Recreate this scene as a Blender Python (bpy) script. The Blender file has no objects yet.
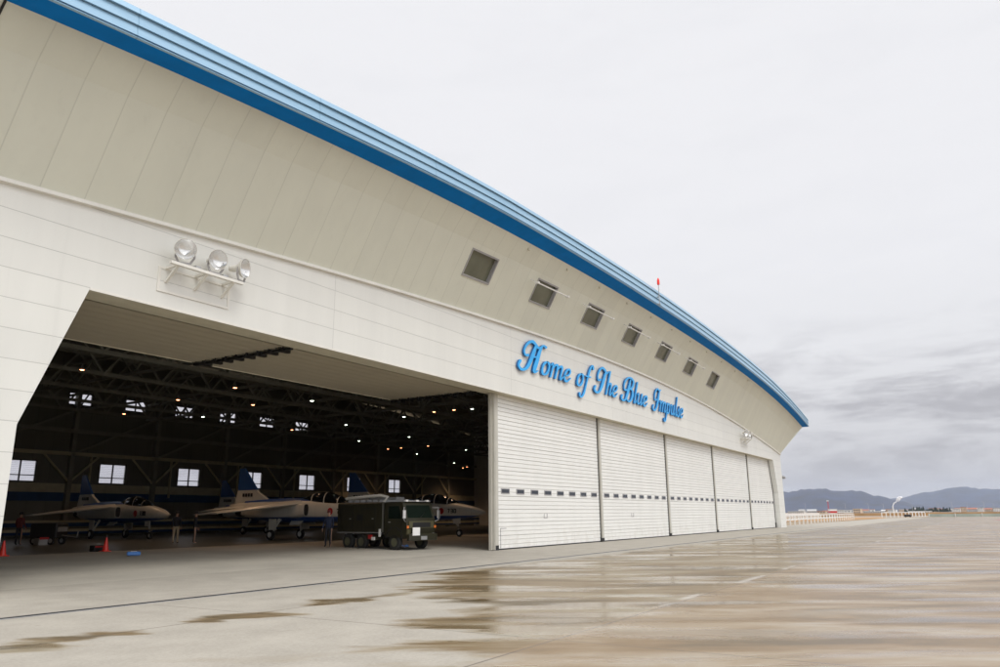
import bpy, bmesh, math, random
from mathutils import Vector, Matrix
random.seed(7)
PI = math.pi
sc = bpy.context.scene
COL = sc.collection
R = math.radians

# ------------------------------------------------------------------ materials
def nt_new(name):
    m = bpy.data.materials.new(name); m.use_nodes = True
    nt = m.node_tree; b = nt.nodes['Principled BSDF']
    return m, nt, b
def mth(nt, op, a, b=None, c=None, clamp=False):
    n = nt.nodes.new('ShaderNodeMath'); n.operation = op; n.use_clamp = clamp
    for i, v in enumerate((a, b, c)):
        if v is None: continue
        if isinstance(v, (int, float)): n.inputs[i].default_value = v
        else: nt.links.new(v, n.inputs[i])
    return n.outputs[0]
def noise(nt, vec, scale, detail=4, rough=.55, dist=0):
    n = nt.nodes.new('ShaderNodeTexNoise'); n.inputs['Scale'].default_value = scale
    n.inputs['Detail'].default_value = detail; n.inputs['Roughness'].default_value = rough
    n.inputs['Distortion'].default_value = dist
    if vec is not None: nt.links.new(vec, n.inputs['Vector'])
    return n.outputs['Fac']
def mapv(nt, vec, scale=(1, 1, 1), rot=(0, 0, 0), loc=(0, 0, 0)):
    n = nt.nodes.new('ShaderNodeMapping'); n.inputs['Scale'].default_value = scale
    n.inputs['Rotation'].default_value = rot; n.inputs['Location'].default_value = loc
    nt.links.new(vec, n.inputs['Vector']); return n.outputs[0]
def ramp(nt, fac, stops):
    n = nt.nodes.new('ShaderNodeValToRGB'); r = n.color_ramp
    while len(r.elements) < len(stops): r.elements.new(.5)
    for e, (p, c) in zip(r.elements, stops):
        e.position = p; e.color = (*c, 1) if len(c) == 3 else c
    nt.links.new(fac, n.inputs[0]); return n.outputs[0]
def mixc(nt, fac, a, b, mode='MIX'):
    n = nt.nodes.new('ShaderNodeMix'); n.data_type = 'RGBA'; n.blend_type = mode
    for k, v in ((0, fac), (6, a), (7, b)):
        if isinstance(v, (int, float)): n.inputs[k].default_value = v
        elif isinstance(v, tuple): n.inputs[k].default_value = (*v, 1)
        else: nt.links.new(v, n.inputs[k])
    return n.outputs[2]
def sstep(nt, v, lo, hi):
    n = nt.nodes.new('ShaderNodeMapRange'); n.interpolation_type = 'SMOOTHSTEP'
    nt.links.new(v, n.inputs[0]); n.inputs[1].default_value = lo; n.inputs[2].default_value = hi
    return n.outputs[0]
def bump(nt, b, h, strength=.3, dist=.02):
    n = nt.nodes.new('ShaderNodeBump'); n.inputs['Strength'].default_value = strength
    n.inputs['Distance'].default_value = dist
    nt.links.new(h, n.inputs['Height']); nt.links.new(n.outputs[0], b.inputs['Normal'])
def wcoord(nt):
    g = nt.nodes.new('ShaderNodeNewGeometry'); s = nt.nodes.new('ShaderNodeSeparateXYZ')
    nt.links.new(g.outputs['Position'], s.inputs[0]); return g.outputs['Position'], s.outputs
def ocoord(nt):
    g = nt.nodes.new('ShaderNodeTexCoord'); s = nt.nodes.new('ShaderNodeSeparateXYZ')
    nt.links.new(g.outputs['Object'], s.inputs[0]); return g.outputs['Object'], s.outputs

def mat(name, col, rough=.5, metal=0, var=.12, scale=1.5, bmp=0, spec=None):
    m, nt, b = nt_new(name)
    p, _ = ocoord(nt)
    f = noise(nt, p, scale, 5)
    d = tuple(c*(1-var) for c in col); l = tuple(min(1, c*(1+var)) for c in col)
    nt.links.new(ramp(nt, f, [(.3, d), (.7, l)]), b.inputs['Base Color'])
    b.inputs['Roughness'].default_value = rough; b.inputs['Metallic'].default_value = metal
    if spec is not None: b.inputs['Specular IOR Level'].default_value = spec
    if bmp: bump(nt, b, noise(nt, p, scale*12, 3), bmp)
    return m
def emis(name, col, strength):
    m, nt, b = nt_new(name)
    b.inputs['Base Color'].default_value = (*col, 1)
    b.inputs['Emission Color'].default_value = (*col, 1); b.inputs['Emission Strength'].default_value = strength
    return m
def line_mask(nt, coord, off, period, width):
    # 1 on thin lines at off + k*period
    t = mth(nt, 'DIVIDE', mth(nt, 'SUBTRACT', coord, off), period)
    fr = mth(nt, 'ABSOLUTE', mth(nt, 'SUBTRACT', t, mth(nt, 'ROUND', t)))
    return mth(nt, 'LESS_THAN', fr, width/period/2)

def panel_mat(name, col, zper, zoff, xper=None, xoff=0, w=.018, wx=None, streak=.05, dark=.72):
    m, nt, b = nt_new(name)
    p, s = wcoord(nt)
    st = noise(nt, mapv(nt, p, (1.2, 1.2, .12)), 1.0, 5, .6)
    bl = noise(nt, p, .25, 3)
    f = mth(nt, 'ADD', mth(nt, 'MULTIPLY', st, .6), mth(nt, 'MULTIPLY', bl, .4))
    c = ramp(nt, f, [(.3, tuple(x*(1-streak) for x in col)), (.68, tuple(min(1, x*(1+streak*.6)) for x in col))])
    mask = None
    if zper: mask = line_mask(nt, s[2], zoff, zper, w)
    if xper:
        mx = line_mask(nt, s[0], xoff, xper, wx or w)
        mask = mx if mask is None else mth(nt, 'MAXIMUM', mask, mx)
    # panel to panel tone
    if mask is not None:
        c = mixc(nt, mask, c, tuple(x*dark for x in col))
        bump(nt, b, mth(nt, 'SUBTRACT', 1.0, mask), .5, .02)
    iz = mth(nt, 'FLOOR', mth(nt, 'DIVIDE', mth(nt, 'SUBTRACT', s[2], zoff), zper)) if zper else 0.0
    ix = mth(nt, 'FLOOR', mth(nt, 'DIVIDE', mth(nt, 'SUBTRACT', s[0], xoff), xper)) if xper else 0.0
    cb = nt.nodes.new('ShaderNodeCombineXYZ')
    for k_, v_ in ((0, ix), (2, iz)):
        if not isinstance(v_, float): nt.links.new(v_, cb.inputs[k_])
    wn = nt.nodes.new('ShaderNodeTexWhiteNoise'); nt.links.new(cb.outputs[0], wn.inputs[0])
    c = mixc(nt, 1.0, c, ramp(nt, wn.outputs[0], [(0, (.955,)*3), (1, (1.0, 1.0, .995))]), 'MULTIPLY')
    rs = sstep(nt, noise(nt, mapv(nt, p, (3.2, 3.2, .10), loc=(3, 1, 2)), 1.0, 4, .65), .56, .74)
    c = mixc(nt, mth(nt, 'MULTIPLY', rs, .07), c, tuple(x*.55 for x in col))
    nt.links.new(c, b.inputs['Base Color'])
    b.inputs['Roughness'].default_value = .42
    return m

M = {}
M['white_panel'] = panel_mat('white wall panel', (.735, .73, .685), .72, 7.42, 12.4, 19.15)
M['beige_panel'] = panel_mat('beige canopy panel', (.715, .72, .62), None, 0, 1.12, 8.72, w=.03, streak=.05, dark=.86)
M['white_trim'] = mat('white trim', (.74, .72, .66), .4, var=.05)
M['olive_soffit'] = mat('soffit metal', (.62, .58, .45), .5, var=.06)
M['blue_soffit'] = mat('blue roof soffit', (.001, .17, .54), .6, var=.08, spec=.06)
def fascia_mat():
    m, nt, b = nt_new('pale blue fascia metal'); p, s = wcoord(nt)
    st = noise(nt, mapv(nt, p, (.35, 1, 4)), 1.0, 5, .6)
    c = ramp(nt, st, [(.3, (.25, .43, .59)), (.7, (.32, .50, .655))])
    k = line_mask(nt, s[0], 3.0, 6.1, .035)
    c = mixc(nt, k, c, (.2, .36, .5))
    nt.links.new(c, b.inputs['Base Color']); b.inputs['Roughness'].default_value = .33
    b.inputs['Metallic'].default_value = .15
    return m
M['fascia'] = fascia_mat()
M['fascia_dark'] = mat('blue seam', (.03, .12, .24), .5)
M['roof'] = mat('roof sheet', (.16, .32, .48), .4, var=.08)
M['door'] = mat('white door slats', (.78, .77, .735), .38, var=.035, scale=.8)
def door_mat():
    m, nt, b = nt_new('white door slats'); p, s_ = wcoord(nt)
    f = noise(nt, mapv(nt, p, (.9, 1, .25)), 1.0, 5, .6)
    c = ramp(nt, f, [(.3, (.77, .765, .73)), (.7, (.84, .835, .80))])
    g = mth(nt, 'MULTIPLY', mth(nt, 'SUBTRACT', 1, sstep(nt, s_[2], .1, 1.3)), sstep(nt, noise(nt, mapv(nt, p, (1.6, 1, .8)), 1.2, 5, .7), .42, .7))
    c = mixc(nt, mth(nt, 'MULTIPLY', g, .28), c, (.42, .37, .29))
    sc_ = sstep(nt, noise(nt, mapv(nt, p, (.5, 1, 9)), 2.0, 3, .6), .68, .74)
    c = mixc(nt, mth(nt, 'MULTIPLY', sc_, .22), c, (.45, .44, .41))
    nt.links.new(c, b.inputs['Base Color']); b.inputs['Roughness'].default_value = .38; return m
M['door'] = door_mat()
M['door_groove'] = mat('door groove shade grey', (.71, .70, .665), .6, var=.03)  # shade in the joints and rib grooves painted as grey
M['side_groove'] = mat('underside groove shade', (.36, .33, .26), .6, var=.03)  # groove shade put into the colour of the raised doors
M['door_side'] = mat('door underside', (.86, .81, .67), .5, var=.06)
M['post'] = mat('door post paint', (.50, .48, .42), .45, var=.06)
M['post_strip'] = mat('door guide rail', (.32, .30, .25), .5)  # dark guide strip beside each door post
M['rubber'] = mat('black rubber', (.02, .02, .02), .7)
M['cab_glass'] = mat('dark green cab glass', (.008, .014, .010), .16, var=.1, spec=.18)
M['dark_glass'] = mat('dark tinted glass', (.035, .04, .05), .1, var=.1)
M['canopy_glass'] = mat('olive reflection glass', (.135, .14, .10), .12, var=.2, scale=.7)  # olive of the reflected ground put into the pane colour
M['steel'] = mat('grey steel', (.42, .42, .42), .4, .5)
M['frame_grey'] = mat('window frame grey', (.35, .34, .34), .5)
M['truss'] = mat('truss steel', (.27, .27, .225), .6)
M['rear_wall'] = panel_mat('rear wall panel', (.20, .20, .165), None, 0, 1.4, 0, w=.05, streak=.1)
M['cream'] = mat('cream band', (.55, .52, .38), .6)
M['navy'] = mat('navy band', (.012, .06, .19), .5)
M['sign_blue'] = mat('sign blue', (.02, .42, .92), .3, var=.04)
M['sign_side'] = mat('sign blue edge', (.008, .14, .42), .4, var=.04)
M['chrome'] = mat('polished reflector', (.78, .78, .77), .16, .9, var=.05)
M['lamp_glass'] = None
def glassy(name, col, rough=.1, alpha=.35):
    m, nt, b = nt_new(name); b.inputs['Base Color'].default_value = (*col, 1)
    b.inputs['Roughness'].default_value = rough; b.inputs['Alpha'].default_value = alpha
    b.inputs['Specular IOR Level'].default_value = .8
    return m
M['lamp_glass'] = glassy('frosted lamp glass', (.78, .79, .77), .12, .22)
def frosted():
    m, nt, b = nt_new('frosted window pane'); out = nt.nodes['Material Output']
    p, s = wcoord(nt)
    t = nt.nodes.new('ShaderNodeBsdfTranslucent'); tr = nt.nodes.new('ShaderNodeBsdfTransparent')
    mx = nt.nodes.new('ShaderNodeMixShader'); mx.inputs[0].default_value = .8
    k = line_mask(nt, s[2], 0, .14, .02)
    c = mixc(nt, k, (.93, .93, .98), (.6, .6, .66))
    nt.links.new(c, t.inputs[0]); nt.links.new(c, tr.inputs[0])
    nt.links.new(t.outputs[0], mx.inputs[1]); nt.links.new(tr.outputs[0], mx.inputs[2])
    nt.links.new(mx.outputs[0], out.inputs[0]); return m
M['frosted'] = frosted()
M['olive'] = mat('olive drab paint', (.024, .022, .010), .45, var=.12)
M['olive_lit'] = mat('olive drab lit front', (.085, .078, .038), .45, var=.12)  # lighter copy of the olive, paints the truck front as lit
M['tyre'] = mat('tyre rubber', (.018, .018, .017), .8)
M['rim'] = mat('olive rim', (.10, .10, .06), .5)
M['white_paint'] = mat('white paint', (.78, .77, .74), .4, var=.04)
M['red'] = mat('red plastic', (.85, .035, .02), .35, var=.05)
M['red_paint'] = mat('red paint', (.45, .02, .02), .4)
M['orange_cover'] = mat('orange lens', (.75, .2, .04), .4)
M['blue_plastic'] = mat('blue plastic', (.08, .24, .62), .4)
M['black'] = mat('black paint', (.012, .012, .012), .5)
M['skin'] = mat('skin', (.42, .25, .17), .5)
M['khaki'] = mat('khaki cloth', (.42, .35, .24), .85)
M['dark_cloth'] = mat('dark cloth', (.018, .02, .026), .85)
M['maroon_cloth'] = mat('maroon cloth', (.12, .02, .02), .85)
M['navy_cloth'] = mat('navy cloth', (.012, .02, .05), .85)
M['tan_wall'] = mat('tan building wall', (.50, .38, .27), .7)
M['grey_wall'] = mat('grey building wall', (.42, .42, .42), .7)
M['pale_wall'] = mat('pale building wall', (.66, .65, .63), .7)
M['brick_roof'] = mat('reddish roof', (.35, .14, .09), .7)
M['teal'] = mat('pale green netting', (.33, .38, .34), .7, var=.15, scale=.2)
M['pine'] = mat('dark pine foliage', (.03, .05, .03), .9, var=.4, scale=.6)
M['trunk'] = mat('tree bark', (.09, .06, .04), .9)
M['smoke'] = mat('white steam', (.85, .85, .87), .9, var=.03)

RTX = (.527, -.850)
def concrete(name, wet=True):
    m, nt, b = nt_new(name); p, s = wcoord(nt)
    X, Y = s[0], s[1]
    # long drying streaks run obliquely across the slabs
    al = mth(nt, 'ADD', mth(nt, 'MULTIPLY', X, RTX[0]), mth(nt, 'MULTIPLY', Y, RTX[1]))
    ac = mth(nt, 'SUBTRACT', mth(nt, 'MULTIPLY', X, -RTX[1]), mth(nt, 'MULTIPLY', Y, -RTX[0]))
    cv = nt.nodes.new('ShaderNodeCombineXYZ'); nt.links.new(al, cv.inputs[0]); nt.links.new(ac, cv.inputs[1])
    sv = cv.outputs[0]
    big = noise(nt, mapv(nt, sv, (.55, 1, 1)), .2, 5, .55, .5)
    big2 = noise(nt, mapv(nt, sv, (.3, 1, 1), loc=(31, 7, 0)), .95, 6, .58, .35)
    mid = noise(nt, p, 1.1, 5, .6)
    fine = noise(nt, p, 18, 4, .7)
    dry = ramp(nt, mth(nt, 'ADD', mth(nt, 'MULTIPLY', mid, .5), mth(nt, 'MULTIPLY', fine, .5)),
               [(.30, (.275, .25, .208)), (.62, (.40, .368, .312))])
    # wetness grows away from the hangar front and to the far right; mostly dry by the doors
    reg = mth(nt, 'MAXIMUM', sstep(nt, mth(nt, 'ADD', mth(nt, 'ADD', X, mth(nt, 'MULTIPLY', mth(nt, 'ADD', Y, 9), -1.2)), mth(nt, 'MULTIPLY', mth(nt, 'SUBTRACT', big2, .5), 9)), 10.5, 16),
              mth(nt, 'MULTIPLY', sstep(nt, mth(nt, 'MULTIPLY', Y, -1), 8.8, 10.5), .30))
    band = sstep(nt, mth(nt, 'ADD', mth(nt, 'MULTIPLY', Y, -1), mth(nt, 'MULTIPLY', big2, 1.5)), 6.2, 7.6)
    reg = mth(nt, 'MULTIPLY', reg, band)
    th = mth(nt, 'SUBTRACT', .80, mth(nt, 'MULTIPLY', reg, .53))
    wetn = mth(nt, 'ADD', mth(nt, 'MULTIPLY', big, .5), mth(nt, 'MULTIPLY', big2, .5))
    wet_m = mth(nt, 'MULTIPLY', mth(nt, 'SUBTRACT', wetn, th), 5, clamp=True)
    # damp edge along the joint and drain lines
    jn = mth(nt, 'ABSOLUTE', mth(nt, 'ADD', Y, 8.75))
    jd = mth(nt, 'SUBTRACT', 1, sstep(nt, mth(nt, 'ADD', jn, mth(nt, 'MULTIPLY', mth(nt, 'SUBTRACT', big2, .5), 3.2)), 0, .38))
    wet_m = mth(nt, 'MAXIMUM', wet_m, mth(nt, 'MULTIPLY', jd, mth(nt, 'MULTIPLY', band, .9)))
    stain = ramp(nt, noise(nt, mapv(nt, sv, (.32, 1, 1), loc=(5, 3, 0)), .85, 6, .6, .4),
                 [(.36, (.12, .078, .034)), (.48, (.215, .135, .060)), (.59, (.31, .235, .15)), (.68, (.37, .32, .25))])
    c = mixc(nt, mth(nt, 'MULTIPLY', wet_m, .93), dry, stain)
    # the slab row next to the doors is toned darker and more olive where wet
    row = mth(nt, 'MULTIPLY', mth(nt, 'GREATER_THAN', Y, -14.4), mth(nt, 'LESS_THAN', Y, -5.6))
    row = mth(nt, 'MULTIPLY', row, mth(nt, 'MULTIPLY', wet_m, .9))
    c = mixc(nt, row, c, mixc(nt, 1.0, c, (.82, .84, .78), 'MULTIPLY'))
    # oil spots, fine speckle
    oil = sstep(nt, noise(nt, mapv(nt, p, (1, 1, 1), loc=(50, 3, 0)), 1.9, 2, .5), .70, .76)
    c = mixc(nt, mth(nt, 'MULTIPLY', oil, .35), c, (.12, .10, .08))
    c = mixc(nt, mth(nt, 'MULTIPLY', sstep(nt, noise(nt, p, 42, 3, .7), .56, .7), .22), c, (.16, .14, .115))
    # tar joints between the slabs
    j = mth(nt, 'MAXIMUM', line_mask(nt, Y, -8.75, 5.75, .035), line_mask(nt, X, 9.35, 5.75, .028))
    j = mth(nt, 'MULTIPLY', j, mth(nt, 'LESS_THAN', Y, -5.9))
    c = mixc(nt, mth(nt, 'MULTIPLY', j, .75), c, (.10, .085, .07))
    # pale puddle reflection painted along the third joint
    w3 = mth(nt, 'ABSOLUTE', mth(nt, 'ADD', Y, 14.4))
    w3 = mth(nt, 'SUBTRACT', 1, sstep(nt, w3, .02, .16))
    w3 = mth(nt, 'MULTIPLY', w3, sstep(nt, noise(nt, mapv(nt, p, (.35, 1, 1)), 1.0, 4), .50, .60))
    w3 = mth(nt, 'MULTIPLY', w3, sstep(nt, X, 11, 15))
    c = mixc(nt, mth(nt, 'MULTIPLY', w3, .5), c, (.60, .58, .54))
    nt.links.new(c, b.inputs['Base Color'])
    pud = sstep(nt, noise(nt, mapv(nt, sv, (.22, 1, 1), loc=(9, 14, 0)), .9, 5, .52, .3), .46, .62)
    rw = mth(nt, 'SUBTRACT', .38, mth(nt, 'MULTIPLY', pud, .27))
    rgh = nt.nodes.new('ShaderNodeMix'); rgh.data_type = 'FLOAT'
    nt.links.new(wet_m, rgh.inputs[0]); rgh.inputs[2].default_value = .8; nt.links.new(rw, rgh.inputs[3])
    nt.links.new(rgh.outputs[0], b.inputs['Roughness'])
    hn = mth(nt, 'ADD', mth(nt, 'MULTIPLY', fine, .5), mth(nt, 'MULTIPLY', noise(nt, p, 70, 2), .5))
    bump(nt, b, hn, .12, .01)
    return m
M['concrete'] = concrete('apron concrete')
def floor_mat(name, col, rough):
    m, nt, b = nt_new(name); p, s = wcoord(nt)
    f = noise(nt, p, .35, 6, .6); g = noise(nt, p, 9, 4)
    f = mth(nt, 'ADD', mth(nt, 'MULTIPLY', f, .7), mth(nt, 'MULTIPLY', g, .3))
    c = ramp(nt, f, [(.32, tuple(x*.8 for x in col)), (.66, tuple(x*1.15 for x in col))])
    nt.links.new(c, b.inputs['Base Color']); b.inputs['Roughness'].default_value = rough
    return m
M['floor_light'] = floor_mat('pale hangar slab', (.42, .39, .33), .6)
M['floor_dark'] = floor_mat('dark hangar floor', (.085, .088, .07), .35)  # darker tone for the inner part of the floor
M['grass'] = mat('winter grass', (.30, .23, .15), .95, var=.35, scale=.03)
M['earth'] = mat('bare earth', (.36, .215, .10), .95, var=.25, scale=.1)
M['runway'] = mat('far runway', (.42, .41, .39), .7, var=.12, scale=.02)
M['hill'] = mat('wooded hill', (.008, .018, .05), .95, var=.75, scale=.006)

# ------------------------------------------------------------------ mesh builder
class MB:
    def __init__(s): s.v = []; s.f = []; s.m = []; s.mats = []; s.sm = []
    def mi(s, m):
        if m not in s.mats: s.mats.append(m)
        return s.mats.index(m)
    def add(s, vs, fs, m, smooth=False):
        o = len(s.v); s.v += [tuple(v) for v in vs]
        k = s.mi(m)
        for f in fs: s.f.append(tuple(i+o for i in f)); s.m.append(k); s.sm.append(smooth)
    def box(s, a, b, m, T=None):
        x0, y0, z0 = a; x1, y1, z1 = b
        vs = [Vector(p) for p in ((x0,y0,z0),(x1,y0,z0),(x1,y1,z0),(x0,y1,z0),(x0,y0,z1),(x1,y0,z1),(x1,y1,z1),(x0,y1,z1))]
        if T is not None: vs = [T @ v for v in vs]
        s.add(vs, [(0,3,2,1),(4,5,6,7),(0,1,5,4),(1,2,6,5),(2,3,7,6),(3,0,4,7)], m)
    def bbox(s, a, b, m, c=.02):
        # box with chamfered edges (corner cut on all three axes)
        lo = Vector(a); hi = Vector(b); vs = []; idx = {}
        for ix in (0,1):
            for iy in (0,1):
                for iz in (0,1):
                    p = Vector((hi.x if ix else lo.x, hi.y if iy else lo.y, hi.z if iz else lo.z))
                    sg = Vector((-1 if ix else 1, -1 if iy else 1, -1 if iz else 1))*c
                    for ax in range(3):
                        q = p + sg; q[ax] = p[ax]; idx[(ix,iy,iz,ax)] = len(vs); vs.append(q)
        fs = []
        bmx = bmesh.new(); bv = [bmx.verts.new(v) for v in vs]; r = bmesh.ops.convex_hull(bmx, input=bv)
        bmx.verts.index_update()
        fs = [tuple(v.index for v in f.verts) for f in bmx.faces]; vs = [v.co.copy() for v in bmx.verts]; bmx.free()
        s.add(vs, fs, m)
    def bar(s, p, q, w, h, m, up=(0,0,1)):
        p = Vector(p); q = Vector(q); d = (q-p).normalized(); u = Vector(up)
        if abs(d.dot(u)) > .98: u = Vector((0,1,0))
        r = d.cross(u).normalized()*w/2; u2 = r.cross(d).normalized()*h/2
        vs = [p-r-u2, p+r-u2, p+r+u2, p-r+u2, q-r-u2, q+r-u2, q+r+u2, q-r+u2]
        s.add(vs, [(0,1,2,3),(7,6,5,4),(0,4,5,1),(1,5,6,2),(2,6,7,3),(3,7,4,0)], m)
    def tube(s, pts, rad, m, n=8, cap=True):
        pts = [Vector(p) for p in pts]; rad = rad if isinstance(rad, (list, tuple)) else [rad]*len(pts)
        rings = []; prev = None
        for i, p in enumerate(pts):
            d = (pts[min(i+1, len(pts)-1)] - pts[max(i-1, 0)]).normalized()
            u = prev if prev is not None else (Vector((0,0,1)) if abs(d.z) < .9 else Vector((0,1,0)))
            r = d.cross(u).normalized(); u = r.cross(d).normalized(); prev = u
            rings.append([p + (r*math.cos(2*PI*k/n) + u*math.sin(2*PI*k/n))*rad[i] for k in range(n)])
        s.loft(rings, m, cap)
    def loft(s, rings, m, cap=True, smooth=True):
        n = len(rings[0]); vs = [v for r in rings for v in r]; fs = []
        for i in range(len(rings)-1):
            for k in range(n):
                a = i*n+k; b_ = i*n+(k+1) % n
                fs.append((a, b_, b_+n, a+n))
        s.add(vs, fs, m, smooth)
        if cap:
            s.add(rings[0], [tuple(range(n-1, -1, -1))], m); s.add(rings[-1], [tuple(range(n))], m)
    def lathe(s, prof, m, n=20, T=None, smooth=True):
        rings = []
        for r, z in prof:
            rings.append([Vector((r*math.cos(2*PI*k/n), r*math.sin(2*PI*k/n), z)) for k in range(n)])
        if T is not None: rings = [[T @ v for v in r] for r in rings]
        s.loft(rings, m, False, smooth)
    def prism(s, pts, a, b, m, axis='y'):
        # polygon in (x,z) extruded from y=a to y=b (axis y) or in (y,z) along x
        n = len(pts)
        f = (lambda p, t: (p[0], t, p[1])) if axis == 'y' else ((lambda p, t: (t, p[0], p[1])) if axis == 'x' else (lambda p, t: (p[0], p[1], t)))
        vs = [f(p, a) for p in pts] + [f(p, b) for p in pts]
        fs = [tuple(range(n)), tuple(range(2*n-1, n-1, -1))] + [(i, i+n, (i+1) % n+n, (i+1) % n) for i in range(n)]
        s.add(vs, fs, m)
    def build(s, name, parent=None, loc=None, angle=35, fix=True):
        me = bpy.data.meshes.new(name); me.from_pydata([tuple(v) for v in s.v], [], s.f)
        for m in s.mats: me.materials.append(m)
        me.polygons.foreach_set('material_index', s.m); me.polygons.foreach_set('use_smooth', s.sm)
        me.update()
        if fix:
            bm = bmesh.new(); bm.from_mesh(me); bmesh.ops.recalc_face_normals(bm, faces=bm.faces); bm.to_mesh(me); bm.free()
        if any(s.sm): me.set_sharp_from_angle(angle=R(angle))
        o = bpy.data.objects.new(name, me); COL.objects.link(o)
        if parent: o.parent = parent
        if loc: o.location = loc
        return o
def tag(o, label=None, cat=None, group=None, kind=None):
    for k, v in (('label', label), ('category', cat), ('group', group), ('kind', kind)):
        if v: o[k] = v
    return o
def empty(name, loc=(0,0,0), rz=0, label=None, cat=None, group=None):
    o = bpy.data.objects.new(name, None); o.empty_display_size = .3; COL.objects.link(o)
    o.location = loc; o.rotation_euler = (0, 0, rz); return tag(o, label, cat, group)
def copy_tree(o, parent=None):
    c = o.copy(); COL.objects.link(c)
    if parent: c.parent = parent
    for ch in [x for x in bpy.data.objects if x.parent == o]: copy_tree(ch, c)
    return c

# ------------------------------------------------------------------ camera
cam = bpy.data.cameras.new('camera'); co = bpy.data.objects.new('camera', cam); COL.objects.link(co)
F = Vector((.82689775, .51100745, .23475839)); RT = Vector((.52728794, -.84965069, -.00781814)); U = RT.cross(F)
CP = Vector((0, -19.468, 1.6)); FPX = 751.86
mw = Matrix((RT, U, -F)).transposed().to_4x4(); mw.translation = CP
co.matrix_world = mw; cam.sensor_width = 36; cam.lens = FPX/1000*36; cam.clip_start = .1; cam.clip_end = 60000
sc.camera = co
def ray(u, v): return F*FPX + RT*(u-500) - U*(v-333.5)
def onz(u, v, z): d = ray(u, v); return CP + d*((z-CP.z)/d.z)
def ony(u, v, y): d = ray(u, v); return CP + d*((y-CP.y)/d.y)
def dist(u, v, D): d = ray(u, v); return CP + d*(D/math.hypot(d.x, d.y))

# ------------------------------------------------------------------ hangar shape functions
def poly(c, x):
    t = (x-50)/50; r = 0
    for k in c: r = r*t + k
    return r
zb = lambda x: poly((.5764, -.2539, -3.5635, -.5635, 11.0817), x)
ze = lambda x: poly((-1.2414, -.0637, -1.9802, -.3953, 14.5165), x)
def interp(tab, x):
    if x <= tab[0][0]: return tab[0][1]
    for (a, p), (b, q) in zip(tab, tab[1:]):
        if x <= b:
            t = (x-a)/(b-a); t = t*t*(3-2*t); return p+(q-p)*t
    return tab[-1][1]
zt = lambda x: ze(x) + .84 + interp([(10, 0), (28, .33), (46, .4), (74, .3), (96, .05)], x)
zs = lambda x: ze(x) + interp([(10, 0), (28, .27), (46, .22), (74, .05), (96, .0)], x)
XL, XR, YF, YE, YO = 5.3, 92.3, -.6, -2.75, -3.43
xe = lambda x: x + (3.5*((x-60)/32.3)**2 if x > 60 else (-1.0*((40-x)/35)**2*0))
FH = .93; YB = 42.0
def xs_range(a, b, step, extra=()):
    n = max(1, round((b-a)/step)); xs = [a+(b-a)*i/n for i in range(n+1)] + [e for e in extra if a < e < b]
    return sorted(set(round(x, 4) for x in xs))

hangar = empty('hangar', (0, 0, 0), 0, 'large white aircraft hangar with curved blue roof edge and wide open doorway', 'hangar')
# front wall
w = MB()
LJ = [(XL, 0), (9.0, 0), (9.0, 3.75), (10.3, 7.4), (XL, 7.4)]
RJ = [(89.55, 0), (XR, 0), (XR, 7.4), (88.3, 7.4), (89.55, 3.75)]
for P in (LJ, RJ): w.prism(P, YF, .38, M['white_panel'])
xs = xs_range(XL, XR, 1.5)
rings = []
for x in xs: rings.append([Vector((x, YF, 7.4)), Vector((x, .38, 7.4)), Vector((x, .38, zb(x)+.3)), Vector((x, YF, zb(x)))])
w.loft(rings, M['white_panel'], True, False)
w.build('front_wall', hangar)
w = MB()   # soffit strip below the header
w.box((10.35, YF+.02, 7.385), (88.25, .36, 7.398), M['olive_soffit'])
w.box((10.3, YF-.012, 7.36), (88.3, YF+.02, 7.43), M['white_trim'])
w.build('header_soffit', hangar)
w = MB()   # flashing along top of the band
prof = [(0, 0), (-.13, .02), (-.13, .12), (-.02, .15)]
w.loft([[Vector((x, YF+p[0], zb(x)-.05+p[1])) for p in prof] for x in xs_range(XL-.1, XR+.05, 1.2)], M['white_trim'], True, False)
w.build('ledge_flashing', hangar)

# canopy wall (raked out), with window openings
WX = [27.2+6.0*i for i in range(7)]; WH = 1.1; V0, V1, VB = .355, .675, .735
def S(x, v, off=0):
    a = Vector((x, YF-.03, zb(x)+.08)); b = Vector((xe(x), YE, ze(xe(x))))
    p = a.lerp(b, v); d = (b-a).normalized(); n = Vector((0, -1, 0)); n = (n - d*n.dot(d)).normalized()
    bend = -.11*(v/VB if v < VB else (1-v)/(1-VB))  # bend added so the upper strip of the wall turns darker
    return p + n*(bend+off)
ext = [x+s*WH for x in WX for s in (-1, 1)]
cx = xs_range(XL, XR, 1.4, ext); vr = [0, V0, V1, VB, 1]
w = MB()
for i in range(len(cx)-1):
    for j in range(4):
        mx = (cx[i]+cx[i+1])/2
        if j == 1 and any(abs(mx-x) < WH for x in WX): continue
        w.add([S(cx[i], vr[j]), S(cx[i+1], vr[j]), S(cx[i+1], vr[j+1]), S(cx[i], vr[j+1])], [(0,1,2,3)], M['beige_panel'])
w.build('canopy_wall', hangar, fix=False)
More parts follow.
